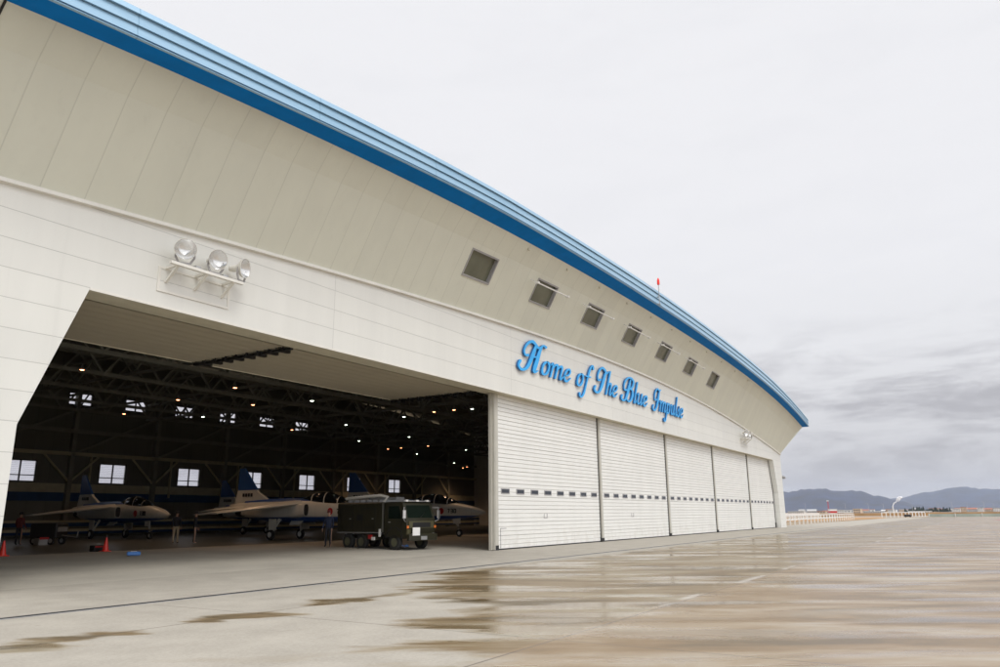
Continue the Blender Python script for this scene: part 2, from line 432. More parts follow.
for k, x in enumerate(WX):
    a, b = x-WH, x+WH
    fr = MB()
    o4 = [(a, V0), (b, V0), (b, V1), (a, V1)]
    i4 = [(a+.07, V0+.02), (b-.07, V0+.02), (b-.07, V1-.02), (a+.07, V1-.02)]
    out = [S(*p) for p in o4]; lip = [S(*p, .03) for p in o4]; lip2 = [S(*p, .03) for p in i4]; inn = [S(*p, -.16) for p in i4]
    for q in range(4):
        r_ = (q+1) % 4
        fr.add([out[q], out[r_], lip[r_], lip[q]], [(0,1,2,3)], M['frame_grey'])
        fr.add([lip[q], lip[r_], lip2[r_], lip2[q]], [(0,1,2,3)], M['frame_grey'])
        fr.add([lip2[q], lip2[r_], inn[r_], inn[q]], [(0,1,2,3)], M['white_trim'] if q == 0 else M['frame_grey'])
    fo = fr.build('canopy_window', hangar, fix=False)
    pn = MB(); pn.add([S(*p, -.15) for p in i4], [(0,1,2,3)], M['canopy_glass'])
    pn.build('window_pane', fo, fix=False)
    if 1 <= k <= 5:
        rl = MB(); p = S(a-.7, V1-.06, .45); q = S(b+.55, V1-.06, .45)
        rl.tube([p, q], .035, M['white_paint'], 6)
        for t in (.02, .98):
            c = p.lerp(q, t); rl.tube([c, c+(S(x, .5)-S(x, .5, .45))], .03, M['white_paint'], 6)
            rl.bar(c+Vector((0, -.1, -.02)), c+Vector((0, .1, .02)), .14, .1, M['white_paint'])
        rl.build('window_rail', fo)
# end joint trim of the canopy at the left
w = MB()
for dx in (1.02, 1.2):
    for j in range(4): w.bar(S(XL+dx, vr[j], .01), S(XL+dx, vr[j+1], .01), .05, .03, M['black'], up=(0, -1, .5))
w.build('expansion_joint', hangar)
# small studs under the eave
for k in range(11):
    x = 30+4.1*k; c = S(x, .93, .04)
    w = MB(); w.box(c-Vector((.07, .03, .05)), c+Vector((.07, .03, .05)), M['olive_soffit']); w.build('eave_bracket', hangar)

# blue soffit, fascia, roof
ex = xs_range(XL-1.0, xe(XR), 1.5)
w = MB()
rr = [[Vector((x, YE, ze(x)-.01)), Vector((x, YE+.02, ze(x)+.12)), Vector((x, YO, zs(x)+.12)), Vector((x, YO, zs(x)))] for x in ex]
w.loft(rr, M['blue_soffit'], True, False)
w.build('roof_soffit', hangar)
bands = [(0, .07, .035), (.082, .38, .02), (.392, .72, .02), (.732, .93, .035)]
fs = lambda x: (zt(x)-zs(x))/.93
w = MB()
for lo, hi, pr in bands:
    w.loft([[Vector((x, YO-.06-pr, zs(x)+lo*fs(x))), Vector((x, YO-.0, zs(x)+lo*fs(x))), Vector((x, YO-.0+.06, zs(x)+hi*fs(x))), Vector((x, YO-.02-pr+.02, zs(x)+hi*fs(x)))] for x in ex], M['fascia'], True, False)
w.loft([[Vector((x, YO-.02, zs(x)+.0)), Vector((x, YO+.3, zs(x)+.01)), Vector((x, YO+.3, zt(x)-.03)), Vector((x, YO-.0, zt(x)-.03))] for x in ex], M['fascia_dark'], True, False)
w.build('fascia', hangar)
w = MB()
ys = [YO+.05, 0, 10, 20, 30, YB+1.5]
for i in range(len(ex)-1):
    for j in range(len(ys)-1):
        a, b = ex[i], ex[i+1]
        w.add([(a, ys[j], zt(a)), (b, ys[j], zt(b)), (b, ys[j+1], zt(b)), (a, ys[j+1], zt(a))], [(0,1,2,3)], M['roof'])
        w.add([(a, ys[j], zt(a)-.25), (a, ys[j+1], zt(a)-.25), (b, ys[j+1], zt(b)-.25), (b, ys[j], zt(b)-.25)], [(0,1,2,3)], M['truss'])
w.build('roof', hangar, fix=False)
# gable ends
for X0, sgn in ((XR, 1), (XL, -1)):
    xq = xe(X0)
    w = MB()
    pts = [(YF+.02, 0), (YB, 0), (YB, zs(X0)+FH-.3), (YF+.02, zs(X0)+FH-.3)]
    w.prism(pts, X0-.005*sgn, X0-.3*sgn, M['white_panel'], 'x')
    w.build('end_wall', hangar)
    w = MB()
    A = Vector((X0, YF, zb(X0)+.05)); B = Vector((xq, YE, ze(xq))); Cc = Vector((xq, YE, zs(xq)+.9)); D = Vector((X0, YF, zs(X0)+.9))
    w.add([A, B, Cc, D], [(0,1,2,3)], M['beige_panel']); w.build('canopy_end', hangar, fix=False)
# wall camera bracket on the far corner
w = MB(); w.box((XR, YF-.1, 5.6), (XR+.9, YF+.05, 5.75), M['steel']); w.box((XR+.5, YF-.2, 5.45), (XR+.95, YF+.1, 5.65), M['frame_grey'])
tag(w.build('wall_camera'), 'small grey camera box on the far corner of the hangar front', 'camera')

# ------------------------------------------------------------------ doors
DX = [30.8+12.005*i for i in range(5)] + [30.8+48.02+10.75]
def slat_profile(H, n=12):
    ph = H/n; P = []
    for i in range(n):
        z = i*ph
        for t, d in ((0, .02), (.022, -.03), (.18, -.035), (.2, .005), (.222, -.03), (.39, -.035), (.41, .005), (.432, -.03), (ph-.012, -.035)):
            P.append((d, z+t))
    P.append((0, H)); return P
def door_surface(w, x0, x1, H, m, T):
    P = slat_profile(H)
    for i in range(len(P)-1):
        (d0, z0), (d1, z1) = P[i], P[i+1]
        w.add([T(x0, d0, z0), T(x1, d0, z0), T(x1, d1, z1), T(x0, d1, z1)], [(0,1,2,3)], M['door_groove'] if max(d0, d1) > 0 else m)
    w.add([T(x0, .06, 0), T(x1, .06, 0), T(x1, .06, H), T(x0, .06, H)], [(3,2,1,0)], m)
for i in range(5):
    a, b = DX[i]+.28, DX[i+1]-.12; top = 7.385
    w = MB()
    if i == 4:
        w2 = MB(); T = lambda x, d, z: Vector((x, d, z+.03))
        # last door keeps clear of the slanted jamb
    T = lambda x, d, z: Vector((x, d, z+.03))
    door_surface(w, a, b, top-.03, M['door'], T)
    w.box((a, -.05, .005), (b, .05, .06), M['rubber'])
    d = w.build('sectional_door', hangar, fix=False)
    n = 8; sp = (b-a)/n
    for k in range(n):
        cxx = a + sp*(k+.5); ww = .40*(sp/1.48)
        pw = MB(); z0, z1 = 2.60, 2.86
        pw.box((cxx-ww, -.055, z0), (cxx+ww, -.034, z1), M['frame_grey'])
        pw.box((cxx-ww+.05, -.062, z0+.045), (cxx+ww-.05, -.056, z1-.045), M['dark_glass'])
        pw.build('vision_window', d)
    if i < 2:
        pw = MB()
        pw.box((a+4.6, -.05, 1.42), (a+4.64, -.031, 1.66), M['frame_grey']); pw.box((a+4.64, -.046, 1.42), (a+4.92, -.032, 1.44), M['frame_grey']); pw.box((a+4.92, -.05, 1.42), (a+4.96, -.031, 1.66), M['frame_grey'])
        pw.build('door_handle', d)
    if i == 0:
        pw = MB(); pw.box((a+.25, -.045, .08), (a+.29, -.031, 1.0), M['frame_grey']); pw.box((a+.29, -.045, .97), (a+.8, -.031, 1.0), M['frame_grey'])
        pw.build('hatch_outline', d)
for i in range(6):
    x = DX[i]; w = MB(); H = 7.38
    if i == 5:
        w.add([(x-1.35, -.06, H), (x-1.2, -.06, H), (x-.02, -.06, 3.75), (x-.02, -.06, .02), (x-.2, -.06, .02), (x-.2, -.06, 3.7)], [(0,1,2,3,4,5)], M['rubber'])
        w.box((x-.3, -.12, 0), (x-.1, .02, .55), M['rubber'])
    else:
        w.box((x-.1, -.02, .02), (x+.02, .12, H), M['post_strip'])
        w.box((x+.02, -.10, .02), (x+.27, .10, H), M['post'])
        if i: w.box((x-.125, -.075, .03), (x-.1, .0, H), M['rubber'])
        if i == 0:
            w.box((x-.16, -.16, .02), (x-.10, .12, H), M['post'])
            w.box((x-.24, -.02, .02), (x-.17, .12, H), M['post'])
            w.box((x-.1, -.021, 1.0), (x+.019, -.04, .3), M['frame_grey'])
        w.box((x-.14, -.13, 0), (x+.25, -.0, .22), M['rubber'])
    w.build('door_post', hangar)
# two doors stowed overhead
for a, b in ((8.9, 18.05), (18.5, 29.9)):
    w = MB()
    T = lambda x, d, z: Vector((x, .55+z, 7.44-d))
    P = slat_profile(5.2, 9)
    for i in range(len(P)-1):
        (d0, z0), (d1, z1) = P[i], P[i+1]
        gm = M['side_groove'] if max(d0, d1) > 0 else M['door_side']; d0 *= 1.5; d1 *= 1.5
        w.add([T(a, d0, z0), T(b, d0, z0), T(b, d1, z1), T(a, d1, z1)], [(0,1,2,3)], gm)
    w.add([T(a, -.12, 0), T(b, -.12, 0), T(b, -.12, 5.2), T(a, -.12, 5.2)], [(0,1,2,3)], M['door_side'])
    tag(w.build('raised_door', hangar, fix=False), 'ribbed cream door panel raised flat under the ceiling')
for x, n in ((18.27, 8), (30.2, 9)):
    w = MB(); w.box((x-.06, .5, 7.36), (x+.06, 5.9, 7.45), M['black'])
    for k in range(n):
        y = .8+k*4.9/n; w.box((x-.2, y, 7.30), (x+.22, y+.16, 7.42), M['black']); w.box((x-.17, y+.02, 7.40), (x-.1, y+.12, 7.62), M['black'])
    w.build('door_track', hangar)

# ------------------------------------------------------------------ hangar inside
RW = [30.0+7.37*i for i in range(-1, 7)]; CW = [33.95+4.87*i for i in range(-1, 6)]
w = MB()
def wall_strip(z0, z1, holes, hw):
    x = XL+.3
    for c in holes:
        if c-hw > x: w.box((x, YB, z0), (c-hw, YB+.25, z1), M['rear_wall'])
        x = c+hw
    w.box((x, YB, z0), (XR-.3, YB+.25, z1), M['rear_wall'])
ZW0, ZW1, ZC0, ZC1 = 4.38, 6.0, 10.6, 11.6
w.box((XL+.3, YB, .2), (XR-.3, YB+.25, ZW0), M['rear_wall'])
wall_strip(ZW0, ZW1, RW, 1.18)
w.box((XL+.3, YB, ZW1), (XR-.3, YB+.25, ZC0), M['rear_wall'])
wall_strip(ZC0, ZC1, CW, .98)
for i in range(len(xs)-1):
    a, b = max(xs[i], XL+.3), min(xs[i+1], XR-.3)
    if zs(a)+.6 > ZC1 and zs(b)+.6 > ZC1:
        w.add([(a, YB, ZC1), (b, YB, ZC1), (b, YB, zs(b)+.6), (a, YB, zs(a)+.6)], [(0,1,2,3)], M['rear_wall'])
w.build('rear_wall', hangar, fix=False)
w = MB()
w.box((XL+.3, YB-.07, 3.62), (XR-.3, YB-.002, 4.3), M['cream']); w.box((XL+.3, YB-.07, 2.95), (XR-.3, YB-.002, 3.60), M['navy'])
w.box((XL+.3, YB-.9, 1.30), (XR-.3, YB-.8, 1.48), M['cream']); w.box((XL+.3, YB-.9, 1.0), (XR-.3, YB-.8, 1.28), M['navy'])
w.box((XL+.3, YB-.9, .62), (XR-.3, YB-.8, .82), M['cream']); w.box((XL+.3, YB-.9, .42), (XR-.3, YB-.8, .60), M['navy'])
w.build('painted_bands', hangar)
w = MB()
w.box((XL+.3, YB-.45, 6.5), (XR-.3, YB-.2, 6.78), M['cream'])
w.box((XL+.3, YB-.5, 8.3), (XR-.3, YB-.2, 8.6), M['truss'])
for k in range(12):
    x = 18.9+7.37*k
    if x < XR: w.box((x-.16, YB-.45, .2), (x+.16, YB-.02, 12), M['truss'])
    if x+7.37 < XR:
        w.bar((x, YB-.3, 4.4), (x+2.2, YB-.3, 6.5), .14, .14, M['cream']); w.bar((x+7.37, YB-.3, 4.4), (x+5.2, YB-.3, 6.5), .14, .14, M['cream'])
        w.bar((x, YB-.3, 6.6), (x+7.37, YB-.3, 10.2), .16, .16, M['truss'])
        w.box((x+1.6, YB-.3, 3.3), (x+1.72, YB-.1, 6.5), M['cream'])
w.build('wall_framing', hangar)
for (lst, z0, z1, hw) in ((RW, ZW0, ZW1, 1.18), (CW, ZC0, ZC1, .98)):
    for c in lst:
        fr = MB()
        for a, b in (((c-hw, z0), (c+hw, z0+.06)), ((c-hw, z1-.06), (c+hw, z1)), ((c-hw, z0+.06), (c-hw+.06, z1-.06)), ((c+hw-.06, z0+.06), (c+hw, z1-.06)),
                     ((c-.04, z0+.06), (c+.04, z1-.06))):
            fr.box((a[0], YB-.02, a[1]), (b[0], YB+.1, b[1]), M['black'])
        zz = z0+(z1-z0)*.30
        fr.box((c-hw+.06, YB-.015, zz-.035), (c+hw-.06, YB+.09, zz+.035), M['black'])
        fo = fr.build('rear_window', hangar)
        pn = MB(); pn.add([(c-hw+.05, YB+.11, z0+.05), (c+hw-.05, YB+.11, z0+.05), (c+hw-.05, YB+.11, z1-.05), (c-hw+.05, YB+.11, z1-.05)], [(0,1,2,3)], M['frosted'])
        pn.build('window_pane', fo, fix=False)
# trusses across, with webs
for y, zl in ((9.5, 9.3), (15.5, 9.4), (21.5, 9.5), (27.5, 9.6), (33.5, 9.7), (39, 9.8)):
    w = MB(); n = 24; dx = (XR-XL-1)/n
    up = lambda x: min(zl+2.2, zs(x)+.3)
    w.bar((XL+.4, y, zl), (XR-.4, y, zl), .2, .2, M['truss'])
    for k in range(n):
        a = XL+.5+dx*k; b = a+dx; m_ = (a+b)/2
        w.bar((a, y, up(a)), (b, y, up(b)), .2, .2, M['truss'])
        w.bar((a, y, zl), (m_, y, up(m_)), .11, .11, M['truss']); w.bar((m_, y, up(m_)), (b, y, zl), .11, .11, M['truss'])
    w.build('roof_truss', hangar)
for k in range(12):
    x = 12+6.9*k; w = MB(); zl = 9.9
    w.bar((x, 1, zl), (x, YB-.6, zl), .14, .16, M['truss']); w.bar((x, 1, zl+1.3), (x, YB-.6, zl+1.3), .14, .16, M['truss'])
    for j in range(13):
        y = 1+j*3; w.bar((x, y, zl), (x, y+1.5, zl+1.3), .09, .09, M['truss']); w.bar((x, y+1.5, zl+1.3), (x, y+3, zl), .09, .09, M['truss'])
    w.build('cross_beam', hangar)

# high bay lamps
M['em_orange'] = emis('warm lamp', (1, .36, .16), 14); M['em_white'] = emis('white lamp', (.9, 1, .8), 16)
def make_lamp(kind):
    r = empty('high_bay_lamp')
    w = MB(); w.lathe([(.02, .95), (.05, .9), (.10, .7), (.16, .5), (.34, .12), (.36, .0)], M['steel'], 12)
    w.tube([(0, 0, .9), (0, 0, 1.5)], .015, M['black'], 5); w.build('lamp_shade', r)
    w = MB(); w.lathe([(0, -.04), (.2, -.03), (.30, .02)], M['em_orange' if kind else 'em_white'], 12); w.build('bulb', r)
    return r
pos = [(82,370,1),(178,400,1),(203,417,0),(235,388,1),(253,405,1),(297,382,1),(312,401,0),(346,425,0),(359,441,0),(404,417,0),(409,437,0),(417,454,0),
       (388,449,1),(401,448,1),(428,446,1),(434,412,1),(454,410,1),(472,409,0),(292,430,1),(466,450,0),(454,463,0),(463,468,1),(467,467,1),(124,414,1)]
protoL = {}
words = {0: 'white', 1: 'orange'}
for u, v, k in pos:
    p = onz(u, v, 9.1)
    if p.y > 38.5: p = ony(u, v, 38.5)
    if k not in protoL: o = protoL[k] = make_lamp(k)
    else: o = copy_tree(protoL[k])
    o.location = p; o.scale = (.36, .36, .36)
    tag(o, 'small round %s lamp glowing under the dark hangar roof trusses' % words[k], 'lamp', 'small %s lamps hanging in the dark hangar' % words[k])

# the light the warm lamps throw down on the jets
for u, v, k in pos:
    if not k: continue
    p = onz(u, v, 9.1)
    if p.y > 38.5: p = ony(u, v, 38.5)
    l = bpy.data.lights.new('warm_lamp_light', 'SPOT'); l.energy = 210; l.color = (1, .62, .36); l.spot_size = R(130); l.spot_blend = .9; l.shadow_soft_size = .12
    o = bpy.data.objects.new('warm_lamp_light', l); COL.objects.link(o); o.location = p - Vector((0, 0, .1))

# ------------------------------------------------------------------ sign lettering (script strokes)
def catmull(P, n=7):
    out = []
    P = [P[0]] + list(P) + [P[-1]]
    for i in range(1, len(P)-2):
        for k in range(n):
            t = k/n; q = []
            for c in range(3):
                a, b, c_, d = P[i-1][c], P[i][c], P[i+1][c], P[i+2][c]
                q.append(.5*((2*b)+(-a+c_)*t+(2*a-5*b+4*c_-d)*t*t+(-a+3*b-3*c_+d)*t**3))
            out.append(q)
    out.append(list(P[-2])); return out
K, T_ = .155, .075     # thick and hair widths
G = {
 'o': (.88, [[(.42,1.0,.12),(.18,.82,.2),(.1,.45,K),(.2,.1,.2),(.42,0,.12),(.66,.18,.2),(.74,.55,K),(.64,.88,.2),(.42,1.0,.12)]]),
 'm': (1.52, [[(.0,.85,.1),(.12,1,.2),(.2,.8,K),(.2,0,K)], [(.2,.55,T_),(.42,.95,.14),(.62,.98,.2),(.7,.75,K),(.7,0,K)], [(.7,.55,T_),(.92,.95,.14),(1.12,.98,.2),(1.2,.75,K),(1.2,.2,K),(1.3,.02,.16),(1.5,.28,.08)]]),
 'e': (.84, [[(.14,.42,.1),(.45,.5,.12),(.62,.74,.16),(.52,.98,.14),(.28,.92,.18),(.12,.6,K),(.14,.22,K),(.34,.02,.18),(.58,.08,.12),(.8,.36,.08)]]),
 'f': (.75, [[(.86,1.72,.2),(.78,1.93,.14),(.6,1.9,.16),(.46,1.5,.22),(.4,.8,K),(.36,0,K),(.3,-.5,.2),(.12,-.82,.13),(-.12,-.78,.13),(-.2,-.58,.2)], [(.08,.93,.1),(.75,.97,.1)]]),
 'h': (.98, [[(.22,2.0,.2),(.22,0,K)], [(.22,.55,T_),(.42,.95,.14),(.6,.98,.2),(.68,.75,K),(.68,.2,K),(.78,.02,.16),(.96,.28,.08)]]),
 'l': (.52, [[(.22,1.95,.2),(.22,.22,K),(.32,.02,.16),(.5,.28,.08)]]),
 'u': (1.04, [[(.0,.85,.1),(.14,1,.16),(.2,.85,K),(.2,.25,K),(.34,.02,.16),(.55,.14,.1),(.7,.4,.1)], [(.72,1,.2),(.72,.22,K),(.82,.02,.16),(1.02,.28,.08)]]),
 'p': (1.0, [[(.0,.85,.1),(.14,1,.16),(.2,.85,K),(.2,-.5,K),(.08,-.85,.14),(-.16,-.82,.12),(-.22,-.62,.18)], [(.2,.6,T_),(.4,.98,.16),(.64,.92,.2),(.74,.5,K),(.62,.08,.18),(.38,.02,.12),(.22,.2,.1)]]),
 's': (.74, [[(-.02,.25,.08),(.3,.8,.1),(.4,1.08,.14),(.42,.8,.2),(.56,.42,K),(.48,.06,.18),(.22,.0,.14),(.06,.16,.18)]]),
 'H': (1.9, [[(.36,1.0,.22),(.1,.98,.13),(-.08,1.3,.13),(.04,1.78,.2),(.4,2.08,.22),(.8,1.95,.2),(1.1,1.78,.18),(1.35,1.9,.1)],
             [(.86,1.9,.2),(.8,1.3,.32),(.7,.5,.3),(.5,.02,.22),(.12,-.12,.18),(-.2,.1,.16),(-.18,.42,.24)],
             [(.74,.95,.12),(1.3,1.1,.1)], [(1.82,2.02,.2),(1.5,2.06,.14),(1.34,1.7,.26),(1.3,.8,.34),(1.28,.12,.32),(1.4,-.04,.16),(1.62,.12,.09)]]),
 'T': (1.25, [[(.34,1.05,.2),(.08,.95,.13),(-.1,1.3,.13),(.0,1.8,.2),(.3,2.1,.2),(.7,1.98,.2),(1.0,1.76,.18),(1.25,1.98,.1)],
             [(.86,1.85,.2),(.78,1.2,.32),(.68,.5,.3),(.48,.02,.2),(.1,-.1,.17),(-.2,.1,.16),(-.16,.36,.22)]]),
 'B': (1.6, [[(.34,.95,.18),(.04,.9,.12),(-.14,1.3,.13),(-.02,1.8,.2),(.4,2.12,.17),(.85,2.12,.17),(1.2,1.86,.24),(1.14,1.4,.24),(.82,1.12,.12),(.62,1.1,.1)],
             [(.66,1.95,.16),(.62,1.2,.32),(.54,.5,.3),(.38,.04,.18),(.06,-.08,.16),(-.22,.1,.16),(-.18,.34,.22)],
             [(.7,1.08,.1),(1.12,1.1,.16),(1.36,.7,.28),(1.24,.16,.22),(.9,-.04,.13),(.6,.12,.11)]]),
 'I': (1.12, [[(.3,1.0,.18),(.04,.94,.12),(-.1,1.35,.13),(.02,1.85,.2),(.34,2.1,.16),(.7,1.98,.14),(1.05,2.1,.1)],
             [(.78,1.98,.18),(.7,1.2,.32),(.62,.5,.3),(.42,.02,.2),(.06,-.1,.17),(-.22,.1,.16),(-.16,.36,.2)]]),
}
def letter_mesh(name, ch, x0, z0, sx, sz, parent, y):
    w = MB()
    for si, st in enumerate(G[ch][1]):
        C_ = catmull(st); n = len(C_); yo = -.004*si; L = []; Rr = []
        for i, (x, z, wd) in enumerate(C_):
            a = C_[max(i-1, 0)]; b = C_[min(i+1, n-1)]
            tx, tz = b[0]-a[0], b[1]-a[1]; l = math.hypot(tx, tz) or 1
            nx, nz = -tz/l, tx/l
            L.append((x+nx*wd/2, z+nz*wd/2)); Rr.append((x-nx*wd/2, z-nz*wd/2))
        # rounded ends
        def cap(i, sgn):
            x, z, wd = C_[i]; a = C_[max(i-1, 0)]; b = C_[min(i+1, n-1)]
            an = math.atan2((b[1]-a[1])*sgn, (b[0]-a[0])*sgn)
            return [(x+math.cos(an+t)*wd/2, z+math.sin(an+t)*wd/2) for t in (-1.2, -.6, 0, .6, 1.2)]
        f = lambda p, d: Vector((x0+(p[0]+.37*p[1])*sx, y-d+(yo if d else 0), z0+p[1]*sz))
        D = .10
        for i in range(n-1):
            w.add([f(L[i], D), f(L[i+1], D), f(Rr[i+1], D), f(Rr[i], D)], [(0,1,2,3)], M['sign_blue'])
            w.add([f(L[i], D), f(L[i+1], D), f(L[i+1], 0), f(L[i], 0)], [(0,1,2,3)], M['sign_side'])
            w.add([f(Rr[i], D), f(Rr[i+1], D), f(Rr[i+1], 0), f(Rr[i], 0)], [(0,1,2,3)], M['sign_side'])
        for i, sg, A, B in ((n-1, 1, Rr, L), (0, -1, L, Rr)):
            cpts = [A[i]] + cap(i, sg) + [B[i]]
            w.add([f(p, D) for p in cpts], [tuple(range(len(cpts)))], M['sign_blue'])
            for k in range(len(cpts)-1):
                w.add([f(cpts[k], D), f(cpts[k+1], D), f(cpts[k+1], 0), f(cpts[k], 0)], [(0,1,2,3)], M['sign_side'])
    return w.build(name, parent, fix=False)
sign = empty('wall_sign', (32, YF, 8.85), 0, 'blue raised script lettering reading Home of The Blue Impulse on the white wall', 'sign')
SZ = .755
for word, xa, xb in (('Home', 32.05, 37.65), ('of', 38.35, 40.1), ('The', 41.05, 44.35), ('Blue', 45.2, 49.6), ('Impulse', 50.85, 57.3)):
    tot = sum(G[c][0] for c in word); sx = (xb-xa)/(tot+.05); x = xa+.18*sx
    for c in word:
        letter_mesh('letter', c, x-32, 0, sx, SZ, sign, -.05); x += G[c][0]*sx

# ------------------------------------------------------------------ floodlights
def floodlight_set(loc, label, s=1.0):
    r = empty('floodlight_rack', loc, 0, label, 'floodlight', 'floodlight racks on the hangar front')
    w = MB()
    w.box((0, -.03, 0), (2.45, -.0, .07), M['white_trim']); w.box((0, -.03, .67), (2.45, 0, .74), M['white_trim'])
    for x in (0, 2.38): w.box((x, -.031, .071), (x+.07, 0, .669), M['white_trim'])
    w.add([(.07, -.012, .07), (2.38, -.012, .07), (2.38, -.012, .67), (.07, -.012, .67)], [(0,1,2,3)], M['white_panel'])
    w.build('back_frame', r)
    w = MB(); w.box((-.02, -.62, .70), (2.47, -.5, .78), M['white_trim'])
    for x in (.25, 1.2, 2.15):
        w.bar((x, -.02, .3), (x, -.56, .72), .08, .06, M['white_trim']); w.bar((x, -.02, .72), (x, -.52, .74), .08, .06, M['white_trim'])
    for x in (.8, 1.75): w.box((x, -.56, .785), (x+.18, -.42, .86), M['steel'])
    w.build('support_shelf', r)
    for x, az, el in ((.42, -35, 4), (1.47, -6, 8), (2.42, 22, 4)):
        SC = Matrix.Scale(.87, 4)
        T = Matrix.Translation((x, -.56, 1.22)) @ Matrix.Rotation(R(az), 4, 'Z') @ Matrix.Rotation(R(90+el), 4, 'X') @ SC
        # local +z of the lathe points out of the lamp mouth
        h = MB(); h.lathe([(0, -.5), (.10, -.49), (.13, -.36), (.13, -.22), (.2, -.12), (.30, -.02), (.345, .1), (.36, .115), (.35, .12)], M['white_trim'], 24, T)
        h.lathe([(.34, .10), (.28, .02), (.18, -.07), (.06, -.12), (0, -.12)], M['chrome'], 24, T)
        hb = h.build('lamp_head', r)
        g = MB(); g.lathe([(.345, .105), (.24, .15), (.12, .17), (0, .175)], M['lamp_glass'], 24, T); g.build('lamp_glass', hb)
        g = MB()
        T2 = Matrix.Translation((x, -.56, 1.20)) @ Matrix.Rotation(R(az), 4, 'Z')
        pts = [(-.24, 0, 0), (-.25, .02, -.2), (-.15, .02, -.38), (.15, .02, -.38), (.25, .02, -.2), (.24, 0, 0)]
        for i in range(5): g.bar(T2 @ Vector(pts[i]), T2 @ Vector(pts[i+1]), .055, .03, M['frame_grey'], up=(0, 1, 0))
        g.build('yoke', hb)
    return r
floodlight_set((12.15, YF, 7.82), 'rack of three big round floodlights above the open doorway')
floodlight_set((74.6, YF, 7.95), 'small rack of floodlights near the far end of the white band')

# roof beacon
w = MB(); b0 = (45.3, YO-.2, zs(45.3))
bc = empty('obstruction_beacon', b0, 0, 'thin roof edge pole with a red obstruction lamp on top', 'beacon')
w.tube([(0, 0, .0), (0, 0, 1.35)], .025, M['steel'], 6); w.box((-.1, -.05, .0), (.1, .2, .06), M['steel']); w.box((-.05, 0, .5), (.05, .15, .55), M['steel']); w.build('pole', bc)
w = MB(); w.lathe([(0, 1.33), (.08, 1.34), (.09, 1.45), (.08, 1.65), (.04, 1.78), (0, 1.82)], M['red'], 12); w.build('red_lamp', bc)

# ------------------------------------------------------------------ jet trainer
def livery(name, zsplit, top=None):
    # white above, blue below a line in the aircraft's own frame, small panel variation
    m, nt, b = nt_new(name); p, s = ocoord(nt)
    k = mth(nt, 'LESS_THAN', s[2], zsplit)
    c = mixc(nt, k, (.66, .65, .60), (.012, .07, .30))
    if top: c = mixc(nt, mth(nt, 'GREATER_THAN', s[2], top), c, (.012, .07, .28))
    pl = line_mask(nt, s[1], 0, .9, .012)
    c = mixc(nt, mth(nt, 'MULTIPLY', pl, .5), c, (.2, .2, .2))
    nt.links.new(c, b.inputs['Base Color']); b.inputs['Roughness'].default_value = .32
    return m
M['jet_body'] = livery('jet body paint', 1.38, 2.34)
M['jet_fin'] = livery('jet fin paint', -9, 3.15)
M['jet_white'] = mat('jet white paint', (.66, .65, .59), .35, var=.04)
M['jet_blue'] = mat('jet blue paint', (.012, .07, .30), .35, var=.04)
M['jet_glass'] = mat('dark canopy glass', (.006, .008, .010), .06, var=.1)
def sect(y, hw, zc, hh, n=20, e=2.4):
    out = []
    for k in range(n):
        a = 2*PI*k/n; c, s_ = math.cos(a), math.sin(a)
        out.append(Vector((hw*math.copysign(abs(c)**(2/e), c), y, zc+hh*math.copysign(abs(s_)**(2/e), s_))))
    return out
def wheel(mb, x, y, z, r, wd, m1, m2):
    T = Matrix.Translation((x-wd/2, y, z)) @ Matrix.Rotation(R(90), 4, 'Y')
    mb.lathe([(r*.55, 0), (r*.9, 0), (r, wd*.2), (r, wd*.8), (r*.9, wd), (r*.55, wd)], m1, 18, T)
    mb.lathe([(0, wd*.1), (r*.3, wd*.06), (r*.56, .01), (r*.56, wd-.01), (r*.3, wd*.9), (0, wd*.9)], m2, 18, T)
def airfoil(root, tip, tr, tt, m, w):
    # root/tip: (x, y_lead, y_trail, z)
    def ring(x, y0, y1, z, th):
        P = [(0, 0), (.06, .5), (.3, .5), (.7, .28), (1, 0.02), (.7, -.22), (.3, -.42), (.06, -.4)]
        return [Vector((x, y0+(y1-y0)*a, z+th*b)) for a, b in P]
    w.loft([ring(*root, tr), ring(*tip, tt)], m, True, True)
